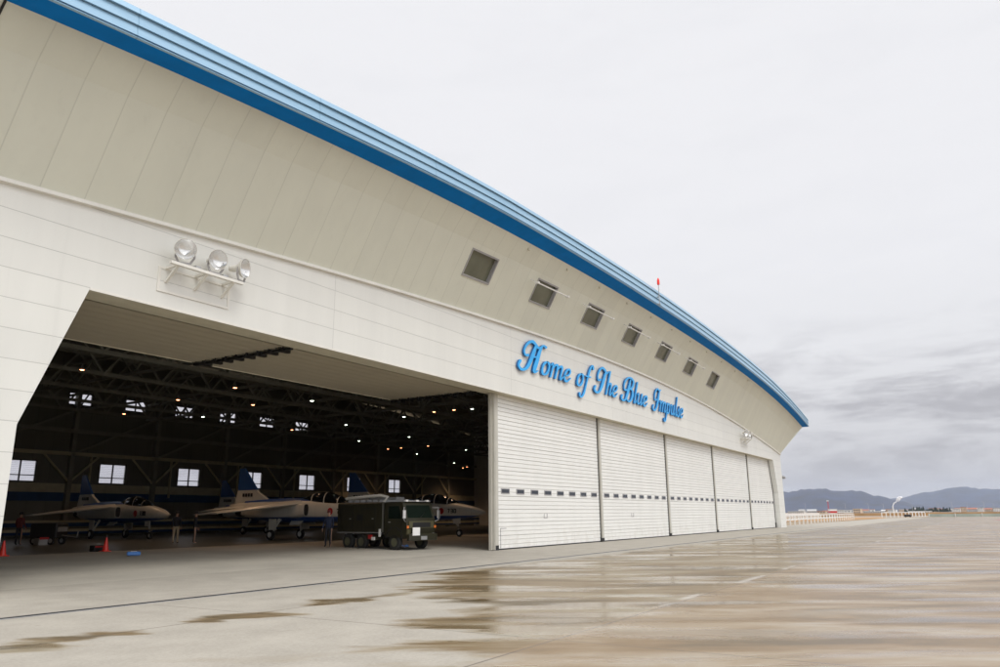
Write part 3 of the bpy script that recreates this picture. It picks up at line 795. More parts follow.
def make_jet():
    r = empty('jet_trainer')
    w = MB()
    S_ = [(0, .03, 1.58, .03), (.12, .12, 1.58, .11), (.4, .24, 1.59, .22), (.9, .37, 1.62, .35), (1.6, .46, 1.66, .46), (2.4, .50, 1.70, .55), (3.4, .52, 1.72, .60), (4.6, .56, 1.73, .64),
          (5.6, .62, 1.75, .72), (6.6, .72, 1.77, .76), (8, .76, 1.77, .72), (9.5, .74, 1.80, .62), (10.8, .62, 1.86, .50), (12.0, .42, 1.95, .36), (12.9, .22, 2.05, .2), (13.0, .05, 2.06, .05)]
    w.loft([sect(*s_) for s_ in S_], M['jet_body'], True, True); w.build('fuselage', r, angle=50)
    c = MB()
    Cn = [(2.05, .03, 2.14, .03), (2.4, .26, 2.18, .20), (2.9, .36, 2.22, .38), (3.6, .38, 2.28, .52), (4.4, .38, 2.34, .56), (5.1, .34, 2.36, .44), (5.9, .2, 2.38, .2), (6.5, .04, 2.40, .05)]
    c.loft([sect(*s_, 16, 2) for s_ in Cn], M['jet_glass'], True, True); cn = c.build('cockpit_canopy', r, angle=60)
    f = MB()
    for y, hw, zc, hh in ((2.9, .37, 2.22, .39), (4.0, .395, 2.31, .56), (5.1, .35, 2.36, .455)):
        f.loft([sect(y-.04, hw, zc, hh, 16, 2), sect(y+.04, hw, zc, hh, 16, 2)], M['jet_white'], False, True)
    f.build('canopy_frame', cn)
    for s_ in (-1, 1):
        w = MB()
        rings = []
        for y, x0, x1, z0, z1 in ((5.05, .60, 1.0, 1.42, 2.18), (5.6, .5, 1.06, 1.34, 2.22), (7, .4, 1.1, 1.26, 2.24), (9, .4, 1.0, 1.3, 2.2), (10.6, .3, .78, 1.42, 2.1), (11.6, .2, .55, 1.55, 1.98)):
            cxx = (x0+x1)/2; rr_ = sect(y, (x1-x0)/2, (z0+z1)/2, (z1-z0)/2, 14, 3.2)
            rings.append([Vector((s_*(v.x+cxx), v.y, v.z)) for v in rr_])
        w.loft(rings, M['jet_body'], True, True)
        w.build('intake', r, angle=60)
        w = MB(); w.loft([[Vector((s_*(v.x*.86+.8), 5.03, v.z)) for v in sect(0, .2, 1.80, .34, 14, 3.2)], [Vector((s_*(v.x*.86+.8), 5.045, v.z)) for v in sect(0, .2, 1.80, .34, 14, 3.2)]], M['black'], True, False)
        w.build('intake_mouth', r)
        w = MB(); airfoil((s_*.75, 5.4, 9.0, 2.2), (s_*4.97, 8.0, 9.45, 1.62), .34, .10, M['jet_white'], w); w.build('wing', r, angle=60)
        w = MB(); airfoil((s_*.4, 10.9, 12.9, 2.05), (s_*2.1, 12.1, 13.1, 1.86), .16, .06, M['jet_white'], w); w.build('tailplane', r, angle=60)
        w = MB(); w.lathe([(.30, 0), (.30, .5), (.24, .9)], M['black'], 14, Matrix.Translation((s_*.36, 10.9, 1.72)) @ Matrix.Rotation(R(-90), 4, 'X')); w.build('exhaust', r)
        g = MB(); x = s_*1.25
        g.tube([(s_*.85, 7.2, 1.4), (x, 7.5, .36)], .07, M['jet_white'], 8); g.bar((x-s_*.3, 7.0, 1.25), (x, 7.4, .5), .04, .06, M['jet_white'])
        g.box((x-.02+s_*.14, 6.95, .62), (x+.02+s_*.14, 7.6, 1.28), M['jet_white'])
        gg = g.build('main_gear', r); g = MB(); wheel(g, x, 7.55, .32, .32, .2, M['tyre'], M['white_paint']); g.build('wheel', gg)
        d = MB(); pts = [(s_*.45, 5.6, 1.12), (s_*.7, 5.65, .92), (s_*.75, 6.5, .9), (s_*.5, 6.6, 1.1)]
        d.add([Vector(p) for p in pts]+[Vector(p)+Vector((0, 0, .04)) for p in pts], [(0,1,2,3),(7,6,5,4),(0,4,5,1),(1,5,6,2),(2,6,7,3),(3,7,4,0)], M['jet_white']); d.build('gear_door', r)
        # roundel and markings on intake flank
        w = MB(); T = Matrix.Translation((s_*.50, 3.3, 1.70)) @ Matrix.Rotation(R(90*s_), 4, 'Y')
        w.lathe([(.0, .035), (.21, .035), (.21, .0)], M['red_paint'], 20, T); w.build('roundel', r)
    # fin: swept outline extruded
    w = MB()
    out = [(8.9, 2.30), (10.3, 3.0), (11.75, 4.6), (12.3, 4.6), (12.35, 3.2), (12.55, 2.3), (11, 2.2)]
    for sg in (-1, 1): pass
    n = len(out); th = [.10, .09, .035, .02, .02, .04, .08]
    vs = [Vector((-t, y, z)) for (y, z), t in zip(out, th)] + [Vector((t, y, z)) for (y, z), t in zip(out, th)]
    w.add(vs, [tuple(range(n)), tuple(range(2*n-1, n-1, -1))]+[(i, i+n, (i+1) % n+n, (i+1) % n) for i in range(n)], M['jet_fin'])
    fin = w.build('tail_fin', r)
    w = MB()
    for k in range(4):
        y = 10.8+k*.26; w.box((-.125, y, 2.72), (-.085, y+.16, 2.94), M['black'])
    w.build('serial_marking', fin)
    # spine fairing
    w = MB(); w.loft([sect(*s_, 12, 2) for s_ in ((5.9, .1, 2.38, .14), (7.5, .24, 2.36, .2), (9.5, .2, 2.34, .2), (11.5, .12, 2.3, .16))], M['jet_blue'], True, True); w.build('spine', r)
    g = MB(); g.tube([(0, 2.3, 1.25), (0, 2.15, .3)], .055, M['jet_white'], 8); g.bar((0, 2.9, 1.3), (0, 2.25, .7), .04, .05, M['jet_white'])
    g.box((-.22, 1.9, .85), (-.19, 2.5, 1.3), M['jet_white']); g.box((-.1, 2.02, .52), (.1, 2.2, .66), M['chrome'])
    gg = g.build('nose_gear', r); g = MB(); wheel(g, 0, 2.12, .24, .24, .14, M['tyre'], M['white_paint']); g.build('wheel', gg)
    # nose number made of strokes, both flanks
    seg = {'7': [(0, 2, 1, 2), (1, 2, .45, 0)], '3': [(0, 2, 1, 2), (1, 2, 1, 0), (0, 1, 1, 1), (0, 0, 1, 0)], '0': [(0, 0, 0, 2), (0, 2, 1, 2), (1, 2, 1, 0), (1, 0, 0, 0)]}
    for s_ in (-1, 1):
        w = MB()
        for i, ch in enumerate('730'):
            y0 = 2.05+.26*i if s_ > 0 else 2.75-.26*i
            for a, b, c_, d in seg[ch]:
                yy = lambda q: y0 + (q*.15 if s_ > 0 else -q*.15)
                w.bar((s_*.505, yy(a), 1.58+b*.12), (s_*.505, yy(c_), 1.58+d*.12), .05, .05, M['black'], up=(1, 0, 0))
        w.build('nose_number', r)
    return r
ZF = .2
jet = make_jet()
specs = [(34.8, 10.6, 'blue and white jet trainer with its nose behind the green truck', 0),
         (32.0, 26.2, 'blue and white jet trainer parked deep inside at the left, behind the orange cone', -4),
         (43.4, 8.6, 'pale jet trainer partly hidden right of the truck, its nose reaching the first closed door', 0),
         (45.4, 25.8, 'dark jet trainer deep in the hangar, only its blue fin clear above the truck', 0),
         (22.0, 27.0, 'jet trainer at the far left, hidden behind the white doorway pier', 0)]
for i, (x, y, lb, rz) in enumerate(specs[:4]):
    o = jet if i == 0 else copy_tree(jet)
    o.location = (x, y, ZF); o.rotation_euler = (0, 0, R(rz)); tag(o, lb, 'aircraft', 'jet trainers parked inside the hangar')

# ------------------------------------------------------------------ fuel truck (front faces -y)
def make_truck(loc, rz):
    r = empty('tank_truck', loc, rz, 'dark olive box bodied service truck parked nose out in the hangar doorway', 'truck')
    O = M['olive']; hwid = 1.0
    w = MB(); w.box((-.45, .3, .5), (.45, 4.75, .68), M['black']); w.box((-.95, 2.0, .46), (-.5, 2.9, .68), O); w.box((.5, 2.0, .46), (.95, 2.9, .68), O); w.build('chassis', r)
    w = MB(); w.bbox((-hwid, 1.55, .74), (hwid, 4.75, 2.18), O, .06)
    for y in (2.0, 2.75, 3.5, 4.25): w.box((-hwid-.015, y, .82), (-hwid+.001, y+.05, 2.1), O)
    w.box((-hwid-.012, 2.9, 1.35), (-hwid+.001, 3.3, 1.6), M['black'])
    body = w.build('box_body', r)
    for y in (2.05, 3.6):
        w = MB(); w.box((-hwid-.03, y, 1.0), (-hwid-.016, y+.9, 1.02), M['black']); w.box((-hwid-.03, y, 1.9), (-hwid-.016, y+.9, 1.92), M['black'])
        w.box((-hwid-.03, y, 1.02), (-hwid-.016, y+.02, 1.9), M['black']); w.box((-hwid-.03, y+.88, 1.02), (-hwid-.016, y+.9, 1.9), M['black']); w.box((-hwid-.045, y+.1, 1.4), (-hwid-.016, y+.2, 1.44), M['steel']); w.build('locker_door', body)
    w = MB(); w.box((-hwid-.02, 1.6, .76), (-hwid-.0, 4.7, .80), M['steel']); w.build('side_rail', body)
    w = MB()
    for k in range(6): w.box((-.9, 1.9+k*.42, 2.18), (.9, 2.02+k*.42, 2.30), M['steel'])
    w.tube([(-.75, 1.75, 2.2), (-.75, 1.5, 2.42), (-.75, 2.0, 2.5), (-.75, 3.4, 2.45), (-.75, 4.4, 2.38)], .07, M['white_trim'], 8)
    w.box((.2, 1.9, 2.3), (.8, 3.8, 2.44), M['steel']); w.build('roof_rack', body)
    # cab, profile in (y,z)
    w = MB(); P = [(.10, .55), (.02, 1.0), (.06, 1.38), (.30, 2.10), (.42, 2.18), (1.38, 2.18), (1.45, 2.05), (1.45, .62)]
    w.prism(P, -.98, .98, O, 'x'); cab = w.build('cab', r)
    w = MB(); w.add([(-.86, .075, 1.44), (.86, .075, 1.44), (.80, .268, 2.02), (-.80, .268, 2.02)], [(0,1,2,3)], M['cab_glass'])
    w.bar((0, .085, 1.46), (.35, .15, 1.7), .02, .02, M['black']); w.build('windshield', cab, fix=False)
    w = MB(); w.box((-.84, -.005, .98), (.84, .055, 1.30), M['olive_lit']); w.box((-.6, -.02, 1.02), (.6, -.006, 1.24), M['black'])
    w.box((-.95, -.012, .70), (-.72, .05, .94), M['olive_lit']); w.build('grille', cab)
    for s_ in (-1, 1):
        w = MB(); w.add([(s_*.986, .36, 1.42), (s_*.986, 1.18, 1.42), (s_*.986, 1.18, 1.98), (s_*.986, .52, 1.98)], [(0,1,2,3)], M['cab_glass'])
        w.build('side_window', cab, fix=False)
        w = MB(); w.box((s_*.983-.006, .32, .85), (s_*.983+.006, .335, 2.03), M['black']); w.box((s_*.983-.006, 1.22, .85), (s_*.983+.006, 1.235, 2.03), M['black'])
        w.box((s_*.99-.015, 1.05, 1.24), (s_*.99+.015, 1.18, 1.28), M['steel']); w.build('cab_door', cab)
        w = MB(); w.tube([(s_*.95, .2, 1.9), (s_*1.18, .02, 1.92), (s_*1.18, .0, 1.35), (s_*.95, .1, 1.25)], .018, M['steel'], 6)
        w.bbox((s_*1.18-.09, -.03, 1.42), (s_*1.18+.09, .02, 1.80), M['chrome'], .01); w.build('wing_mirror', cab)
        w = MB(); T = Matrix.Translation((s_*.72, -.06, .62)) @ Matrix.Rotation(R(90), 4, 'X')
        w.lathe([(.12, -.03), (.13, .03), (.11, .05), (0, .06)], M['white_paint'], 16, T); w.build('headlight', cab)
        w = MB(); w.box((s_*.93-.05, -.03, .98), (s_*.93+.05, .03, 1.10), M['orange_cover']); w.build('indicator', cab)
        # mudguard
        w = MB(); pts = [(.28, .52), (.34, .82), (.62, 1.0), (.95, 1.0), (1.22, .82), (1.3, .52)]
        for (a, b), (c_, d) in zip(pts, pts[1:]):
            w.add([(s_*.80, a, b), (s_*1.03, a, b), (s_*1.03, c_, d), (s_*.80, c_, d), (s_*.80, a, b+.03), (s_*1.03, a, b+.03), (s_*1.03, c_, d+.03), (s_*.80, c_, d+.03)], [(0,1,2,3),(7,6,5,4),(0,4,5,1),(1,5,6,2),(2,6,7,3),(3,7,4,0)], M['black'])
        w.build('mudguard', r)
        for y in (.8, 3.0, 3.95):
            g = MB(); wheel(g, s_*.86, y, .36, .36, .24, M['tyre'], M['rim']); g.build('wheel', r)
    w = MB(); w.bbox((-.95, -.16, .42), (.95, .06, .74), O, .03); w.box((-.2, -.18, .46), (.2, -.162, .62), M['steel']); w.build('bumper', r)
    w = MB(); w.box((-.78, -.185, .66), (-.30, -.165, 1.02), M['white_paint']); w.build('notice_board', r)
    w = MB(); w.box((-.9, .3, 2.19), (.9, .36, 2.24), M['steel'])
    for x in (-.7, 0, .7): w.box((x-.08, .28, 2.19), (x+.08, .40, 2.27), M['white_paint'])
    w.build('marker_lights', cab)
    w = MB(); w.box((-1.03, 1.66, .60), (-.99, 1.78, .95), M['white_paint']); w.box((-1.04, 2.25, .5), (-.96, 2.45, .68), M['red_paint']); w.box((-1.045, 2.05, .44), (-.97, 2.24, .58), M['white_paint']); w.build('side_fittings', r)
    return r
make_truck((28.85, 2.75, .06), R(-5))
# wheel chocks
for k, (u, v) in enumerate(((392, 547.5), (405, 547.5))):
    p = onz(u, v, .06)
    w = MB(); w.prism([(-.2, 0), (.2, 0), (.08, .13), (-.08, .13)], -.13, .13, M['blue_plastic']); o = w.build('wheel_chock', None, p)
    tag(o, ('blue wedge chock behind the front truck wheel' if k == 0 else 'blue wedge chock ahead of the front truck wheel'), 'chock', 'blue chocks at the truck wheel')

# ------------------------------------------------------------------ people
def make_person(loc, rz, H, top, legs, label, arm=.0, hat=None):
    r = empty('person', loc, rz, label, 'person')
    J = {}; k = H/1.75
    pts = [((0,0,.95), (.15,.11)), ((0,.01,1.12), (.15,.10)), ((0,0,1.32), (.17,.11)), ((0,0,1.44), (.10,.08)), ((0,-.01,1.52), (.055,.055)), ((0,-.02,1.60), (.075,.09)), ((0,-.02,1.70), (.07,.085)),
           ]
    V = []; E = []; Rd = []
    def ad(p, rd, par=None):
        V.append(Vector(p)*k); Rd.append(tuple(x*k for x in rd)); 
        if par is not None: E.append((par, len(V)-1))
        return len(V)-1
    prev = None; ids = []
    for p, rd in pts: prev = ad(p, rd, prev); ids.append(prev)
    for s_ in (-1, 1):
        a = ad((s_*.18, 0, 1.40), (.06, .06), ids[2]); a = ad((s_*.23, .02, 1.14), (.045, .045), a)
        a = ad((s_*(.24), -.06-arm, .92), (.035, .035), a); a = ad((s_*.24, -.09-arm, .83), (.03, .02), a)
        h = ad((s_*.09, 0, .90), (.095, .10), ids[0]); h = ad((s_*.11, -.01, .50), (.06, .065), h); h = ad((s_*.12, .02, .10), (.042, .045), h); ad((s_*.13, -.12, .045), (.045, .035), h)
    me = bpy.data.meshes.new('person_body'); me.from_pydata([tuple(v) for v in V], E, [])
    o = bpy.data.objects.new('tmp', me); COL.objects.link(o)
    md = o.modifiers.new('s', 'SKIN'); md.use_smooth_shade = True
    for i, sv in enumerate(me.skin_vertices[0].data): sv.radius = Rd[i]; sv.use_root = (i == 0)
    o.modifiers.new('u', 'SUBSURF').levels = 2
    dg = bpy.context.evaluated_depsgraph_get(); m2 = bpy.data.meshes.new_from_object(o.evaluated_get(dg))
    bpy.data.objects.remove(o)
    bm = bmesh.new(); bm.from_mesh(m2)
    # fingers and thumb joined into the body mesh
    for s_ in (-1, 1):
        for j in range(5):
            base = Vector((s_*(.232+(.008 if j == 4 else 0)), -.075-arm+.0+(j-1.5)*.016 if j < 4 else -.125-arm, .80 if j < 4 else .84))*k
            tip = base + Vector((-.006*s_, -.012 if j < 4 else -.03, -(.075, .085, .08, .06, .035)[j]))*k
            mid = base.lerp(tip, .5) + Vector((s_*.004, 0, 0))
            mbx = MB(); mbx.tube([base+Vector((0, 0, .02)), mid, tip], [.009*k, .008*k, .006*k], M['skin'], 5)
            vv = [bm.verts.new(v) for v in mbx.v]
            for f in mbx.f:
                try: bm.faces.new([vv[q] for q in f])
                except ValueError: pass
    # nose and ears
    bm.normal_update()
    for mm in (M['skin'], top, legs, M['black']): m2.materials.append(mm)
    for f in bm.faces:
        c = f.calc_center_median()/k
        hand = abs(c.x) > .15 and c.z < .88
        f.material_index = 0 if (c.z > 1.47 or hand) else (1 if c.z > .93 or abs(c.x) > .185 else (2 if c.z > .09 else 3)); f.smooth = True
    bm.to_mesh(m2); bm.free(); m2.name = 'person_body'
    b = bpy.data.objects.new('body', m2); COL.objects.link(b); b.parent = r
    w = MB(); T = Matrix.Translation(Vector((0, -.005, 1.685))*k)
    w.lathe([(.096*k, -.05*k), (.10*k, 0), (.09*k, .05*k), (.055*k, .085*k), (0, .095*k)], M['black'] if not hat else hat, 14, T)
    if hat: w.box(Vector((-.07, -.20, 1.665))*k, Vector((.07, -.08, 1.685))*k, hat)
    w.build('cap' if hat else 'hair', r)
    return r
p1 = onz(175, 542, ZF); p1 = dist(175, 541, 47); p1.z = ZF
make_person(p1, R(-20), 1.74, M['dark_cloth'], M['khaki'], 'person in dark jacket and khaki trousers between the two nearer jets')
p2 = dist(194, 541, 46); p2.z = ZF
make_person(p2, R(60), 1.72, M['dark_cloth'], M['dark_cloth'], 'person in all dark clothes by the wingtip of the middle jet', .1, M['dark_cloth'])
p3 = dist(18, 540, 50); p3.z = ZF
make_person(p3, R(120), 1.75, M['maroon_cloth'], M['dark_cloth'], 'person in dark red top at the far left wingtip', .12, M['dark_cloth'])
p4 = dist(328, 541, 38.5); p4.z = ZF-.04
make_person(p4, R(-60), 1.72, M['navy_cloth'], M['dark_cloth'], 'person in navy overalls standing by the nose of the middle jet', .15, M['maroon_cloth'])
p5 = dist(48, 541, 50); p5.z = ZF
# ground power cart at the left
gc = empty('ground_cart', p5, R(25), 'dark low ground service cart with small wheels under the left wingtip', 'cart')
w = MB(); w.bbox((-.5, -.8, .35), (.5, .8, 1.15), M['black'], .05); w.box((-.4, -.81, .7), (.4, -.79, .95), M['steel']); w.build('cart_body', gc)
w = MB(); w.tube([(0, -.8, .5), (0, -1.7, .4), (0, -1.75, .75)], .03, M['steel'], 6); w.build('tow_bar', gc)
for sx_ in (-1, 1):
    for y in (-.5, .5): w = MB(); wheel(w, sx_*.45, y, .22, .22, .12, M['tyre'], M['steel']); w.build('wheel', gc)
w = MB(); w.bbox((-.26, -.26, 0), (.26, .26, .36), M['steel'], .03); w.box((-.25, -.31, .3), (.25, -.301, .42), M['red_paint'])
p = dist(41, 541, 49.5); p.z = ZF; tag(w.build('equipment_case', None, p), 'small grey case on the floor beside the ground cart', 'case')

# ------------------------------------------------------------------ cones and floor items
def cone_at(u, vb, vt, label):
    d = 30.5; p = dist(u, vb, d); 
    p = onz(u, vb, .12)
    if p.y > 13: p = ony(u, vb, 12.5); p.z = ZF
    return p
def make_cone():
    r = empty('traffic_cone')
    w = MB(); w.bbox((-.2, -.2, 0), (.2, .2, .04), M['red'], .012); w.build('base', r)
    w = MB(); w.lathe([(.15, .04), (.035, .66), (.03, .69), (0, .69)], M['red'], 18); w.build('cone_body', r)
    w = MB(); w.lathe([(.036, .66), (.028, .76), (0, .77)], M['black'], 12); w.build('cap', r)
    return r
c1 = make_cone(); c1.location = (21.6, 14.4, ZF); c2 = copy_tree(c1)
p = dist(105, 553, 38); c1.location = (p.x, p.y, ZF)
p = dist(2, 557.5, 36); c2.location = (p.x, p.y, ZF)
c1.scale = c2.scale = (.88,)*3
tag(c1, 'orange red traffic cone next to the dark toolbox', 'traffic cone', 'orange red traffic cones on the hangar floor'); tag(c2, 'orange red traffic cone at the left edge beside the white doorway pier', 'traffic cone', 'orange red traffic cones on the hangar floor')
p = dist(97, 552, 38.4); p.z = ZF
tb = empty('toolbox', p, R(10), 'dark toolbox with red lid trim left of the orange cone', 'toolbox')
w = MB(); w.bbox((-.28, -.16, 0), (.28, .16, .26), M['black'], .02); w.build('box', tb)
w = MB(); w.box((-.26, -.17, .17), (.2, -.161, .23), M['red_paint']); w.tube([(-.12, 0, .26), (-.12, 0, .33), (.12, 0, .33), (.12, 0, .26)], .012, M['steel'], 6); w.build('handle', tb)
p = dist(133, 559.5, 33.5); p.z = interp([(0, 0), (10, .2)], p.y) + .005
bb = empty('blue_case', p, R(-30), 'small light blue case lying on the concrete in front of the cone', 'case')
w = MB(); w.bbox((-.24, -.14, .0), (.24, .14, .14), M['blue_plastic'], .03); w.build('shell', bb)
w = MB(); w.box((-.1, -.06, .141), (.1, .06, .155), M['white_paint']); w.build('lid_panel', bb)

# ------------------------------------------------------------------ ground
def sheet(name, pts, m, sub=None, label=None):
    w = MB(); w.add([Vector(p) for p in pts], [tuple(range(len(pts)))], m)
    o = w.build(name, fix=False); o['kind'] = 'structure'; return o
sheet('ground', [(-2500, -4500, -.10), (15000, -4500, -.10), (15000, 5500, -.10), (-2500, 5500, -.10)], M['grass'])
sheet('apron', [(-120, -300, 0), (262, -300, 0), (268, -14, 0), (236, 1.6, 0), (XR, 2.0, 0), (XR, .0, 0), (XL, 0, 0), (-120, 0, 0)], M['concrete'])
w = MB()
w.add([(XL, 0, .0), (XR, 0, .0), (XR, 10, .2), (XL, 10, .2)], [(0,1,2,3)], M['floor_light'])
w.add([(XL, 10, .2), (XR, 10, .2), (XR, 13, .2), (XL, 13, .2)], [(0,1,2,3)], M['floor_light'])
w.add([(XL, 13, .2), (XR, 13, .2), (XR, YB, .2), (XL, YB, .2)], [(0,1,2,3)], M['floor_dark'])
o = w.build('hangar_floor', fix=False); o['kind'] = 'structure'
w = MB(); w.box((-60, -5.62, .001), (100, -5.5, .012), M['black']); w.box((-60, -5.68, .001), (100, -5.625, .008), M['steel']); w.box((-60, -5.495, .001), (100, -5.44, .008), M['steel'])
tag(w.build('slot_drain'), 'long dark slot drain running along the apron before the doors', 'drain')
sheet('runway', [(300, 40, -.06), (4000, 160, -.06), (4000, 205, -.06), (300, 70, -.06)], M['runway'])
sheet('taxiway', [(300, -300, -.05), (345, -300, -.05), (900, 60, -.05), (900, 95, -.05), (345, 30, -.05), (300, 30, -.05)], M['runway'])
sheet('bare_earth', [(170, 4, -.07), (236, 2.2, -.07), (300, 10, -.07), (300, 26, -.07), (150, 16, -.07)], M['earth'])
# red apron mark at the far right
w = MB(); p = onz(996, 519.5, .004)
w.add([p+Vector((-9, .6, 0)), p+Vector((-9, -.3, 0)), p+Vector((9, -3.2, 0)), p+Vector((9, -2.0, 0))], [(0,1,2,3)], M['red_paint'])
o = w.build('painted_line', fix=False, loc=(0, 0, .006)); o['kind'] = 'structure'

# ------------------------------------------------------------------ railing and far field
def railing(p0, p1, n, h, label, rails=(1.0, .55), m=None, t=.09):
    r = empty('railing', p0, 0, label, 'railing'); m = m or M['white_paint']
    d = Vector(p1)-Vector(p0)
    w = MB()
    for q in rails: w.bar(Vector((0, 0, h*q)), d+Vector((0, 0, h*q)), t, t*1.4, m)
    w.build('rail', r)
    for k in range(n+1):
        w = MB(); c = d*(k/n); w.box((c.x-t*.8, c.y-t*.8, -.1+c.z), (c.x+t*.8, c.y+t*.8, c.z+h*1.0), m); w.build('post', r)
    return r
railing((106, 3.0, -.1), (196, 5.5, -.1), 24, 1.35, 'white post and rail fence just beyond the hangar corner', (.97, .55), t=.11)
railing((112, 9, -.1), (250, 22, -.1), 22, 1.45, 'second white rail fence standing behind the nearer one', (1.0, .8), t=.2)
railing((262, 6, -.1), (330, -2, -.1), 12, 1.5, 'pale low rail fence beyond the far apron edge', (1.0,), t=.15)
# green netting fence
nf = empty('net_fence', (272, -2, -.3), 0, 'long pale green netting fence at the far apron edge', 'fence')
w = MB(); w.box((18, -70, 0), (18.1, -3, 1.15), M['teal']); w.build('netting', nf)
for k in range(10): w = MB(); w.box((17.7, -70+k*7.4, 0), (17.9, -69.8+k*7.4, 1.35), M['pale_wall']); w.build('post', nf)
# low earth bank behind it
w = MB(); w.prism([(-140, -.1), (-135, 1.6), (30, 1.2), (60, -.1)], 0, 8, M['earth'], 'x')
o = w.build('earth_bank', loc=(345, 0, 0)); o['kind'] = 'structure'
# checkered shed
p = dist(833, 515, 420); p.z = -.1
sh = empty('equipment_shed', p, R(20), 'small red and white banded equipment shed in the far grass', 'shed')
w = MB(); w.box((-2.4, -1.6, 0), (2.4, 1.6, 1.4), M['white_paint']); w.box((-2.43, -1.63, 1.4), (2.43, 1.63, 2.4), M['red_paint']); w.box((-2.4, -1.6, 2.4), (2.4, 1.6, 3.2), M['white_paint']); w.build('walls', sh)
w = MB(); w.box((-2.6, -1.8, 3.2), (2.6, 1.8, 3.4), M['grey_wall']); w.build('roof', sh)
w = MB(); w.box((-.5, -1.66, 0), (.5, -1.64, 1.35), M['grey_wall']); w.build('door', sh)
p = dist(829, 515, 470); p.z = -.1
ms = empty('radio_mast', p, 0, 'thin dark red lattice mast beside the banded shed', 'mast')
w = MB()
for dx, dy in ((-.4, -.4), (.4, -.4), (0, .4)): w.bar((dx, dy, 0), (dx*.3, dy*.3, 8), .12, .12, M['red_paint'])
for k in range(8): w.bar((-.4+k*.03, -.4, k), (.4-k*.03, -.4, k+1), .08, .08, M['red_paint'])
w.build('lattice', ms)
w = MB(); w.box((-.5, -.5, 7.8), (.5, .5, 8.2), M['white_paint']); w.build('top_platform', ms)

def building(u, D, W, Dp, H, wm, rm, label, gable=False, nwin=5, floors=1):
    W *= .5; Dp *= .6; H *= .42
    p = dist(u, 512, D); p.z = -.1
    r = empty('building', p, R(random.uniform(-12, 12)), label, 'building')
    w = MB(); w.box((-Dp/2, -W/2, 0), (Dp/2, W/2, H), wm); w.build('wall', r)
    w = MB()
    if gable: w.prism([(-Dp/2-.5, H), (Dp/2+.5, H), (0, H+Dp*.25)], -W/2-.5, W/2+.5, rm, 'y')
    else: w.box((-Dp/2-.4, -W/2-.4, H), (Dp/2+.4, W/2+.4, H+.6), rm)
    w.build('roof', r)
    for f in range(floors):
        for k in range(nwin):
            y = -W/2 + W*(k+.5)/nwin; z = H*(f+.45)/floors
            w = MB(); w.box((-Dp/2-.08, y-W/nwin*.28, z), (-Dp/2-.02, y+W/nwin*.28, z+H/floors*.32), M['dark_glass']); w.build('window', r)
    return r
B = [(797, 820, 30, 14, 6, 'pale_wall', 'grey_wall', 'long pale flat hall just right of the hangar corner', False, 8, 1),
     (812, 900, 18, 12, 8, 'pale_wall', 'grey_wall', 'pale hall with a gabled roof left of the mast', True, 5, 1),
     (838, 900, 22, 14, 9, 'pale_wall', 'grey_wall', 'pale block standing behind the banded shed', False, 5, 2),
     (858, 880, 14, 12, 11, 'tan_wall', 'tan_wall', 'tan square building alone before the blue hills', False, 3, 2),
     (893, 1800, 30, 20, 14, 'pale_wall', 'grey_wall', 'pale factory block under the steam plume', False, 5, 2),
     (903, 1900, 26, 20, 16, 'tan_wall', 'grey_wall', 'tan factory block right of the steam plume', False, 4, 3),
     (957, 1500, 22, 16, 14, 'pale_wall', 'grey_wall', 'pale flat roofed block right of the pine row', False, 5, 3),
     (964, 1450, 16, 14, 19, 'tan_wall', 'brick_roof', 'tallest tan town block with a reddish top', False, 4, 4),
     (972, 1500, 30, 16, 12, 'grey_wall', 'brick_roof', 'grey town house with long reddish roof', True, 6, 2),
     (981, 1550, 16, 14, 17, 'pale_wall', 'grey_wall', 'narrow pale town block near the right edge', False, 4, 4),
     (989, 1500, 24, 14, 11, 'tan_wall', 'brick_roof', 'low tan town house with a reddish gable roof', True, 5, 2),
     (997, 1500, 20, 14, 15, 'pale_wall', 'grey_wall', 'pale town block at the right picture edge', False, 4, 3),
     (946, 1600, 40, 14, 9, 'grey_wall', 'grey_wall', 'long low grey hall right before the pine row', False, 8, 1),
     (874, 1400, 60, 14, 6, 'grey_wall', 'pale_wall', 'very long low grey hall between tan building and chimney', False, 9, 1),
     (920, 1300, 60, 14, 5, 'pale_wall', 'pale_wall', 'very long low pale shed in front of the pines', False, 9, 1)]
for k, u in enumerate([802, 806, 822, 828, 846, 851, 866, 870, 880, 885, 889, 910, 916, 929, 935, 941, 951, 954, 961, 968, 975, 978, 985, 993]):
    pal = [('pale_wall', 'grey_wall', 'pale'), ('grey_wall', 'pale_wall', 'grey'), ('tan_wall', 'brick_roof', 'tan'), ('pale_wall', 'brick_roof', 'white')][k % 4]
    o = building(u, random.uniform(1500, 2300), random.uniform(18, 46), 14, random.uniform(8, 19), M[pal[0]], M[pal[1]], 'small %s town block along the hazy far horizon' % pal[2], k % 3 == 0, 3, 1)
    o['group'] = 'small %s town blocks along the far horizon' % pal[2]
for u, D, W, Dp, H, a, b, lb, g, nw, fl in B: building(u, D, W, Dp, H, M[a], M[b], lb, g, nw, fl)
def make_pole():
    r = empty('light_pole'); w = MB(); w.tube([(0, 0, 0), (0, 0, 9)], [.14, .08], M['grey_wall'], 8); w.build('pole', r)
    w = MB(); w.bar((0, 0, 8.8), (0, 1.3, 9.1), .08, .08, M['grey_wall']); w.box((-.15, 1.2, 9.0), (.15, 1.8, 9.12), M['grey_wall']); w.build('lamp_arm', r); return r
lp = make_pole()
for k, (u, D) in enumerate(((806, 700), (846, 720), (869, 760), (884, 800), (913, 820), (939, 820), (953, 700), (968, 760), (985, 720), (995, 900))):
    o = lp if k == 0 else copy_tree(lp); q = dist(u, 512, D); q.z = -.1; o.location = q
    tag(o, 'thin grey light pole standing in the far airfield grass', 'light pole', 'light poles in the far airfield grass')
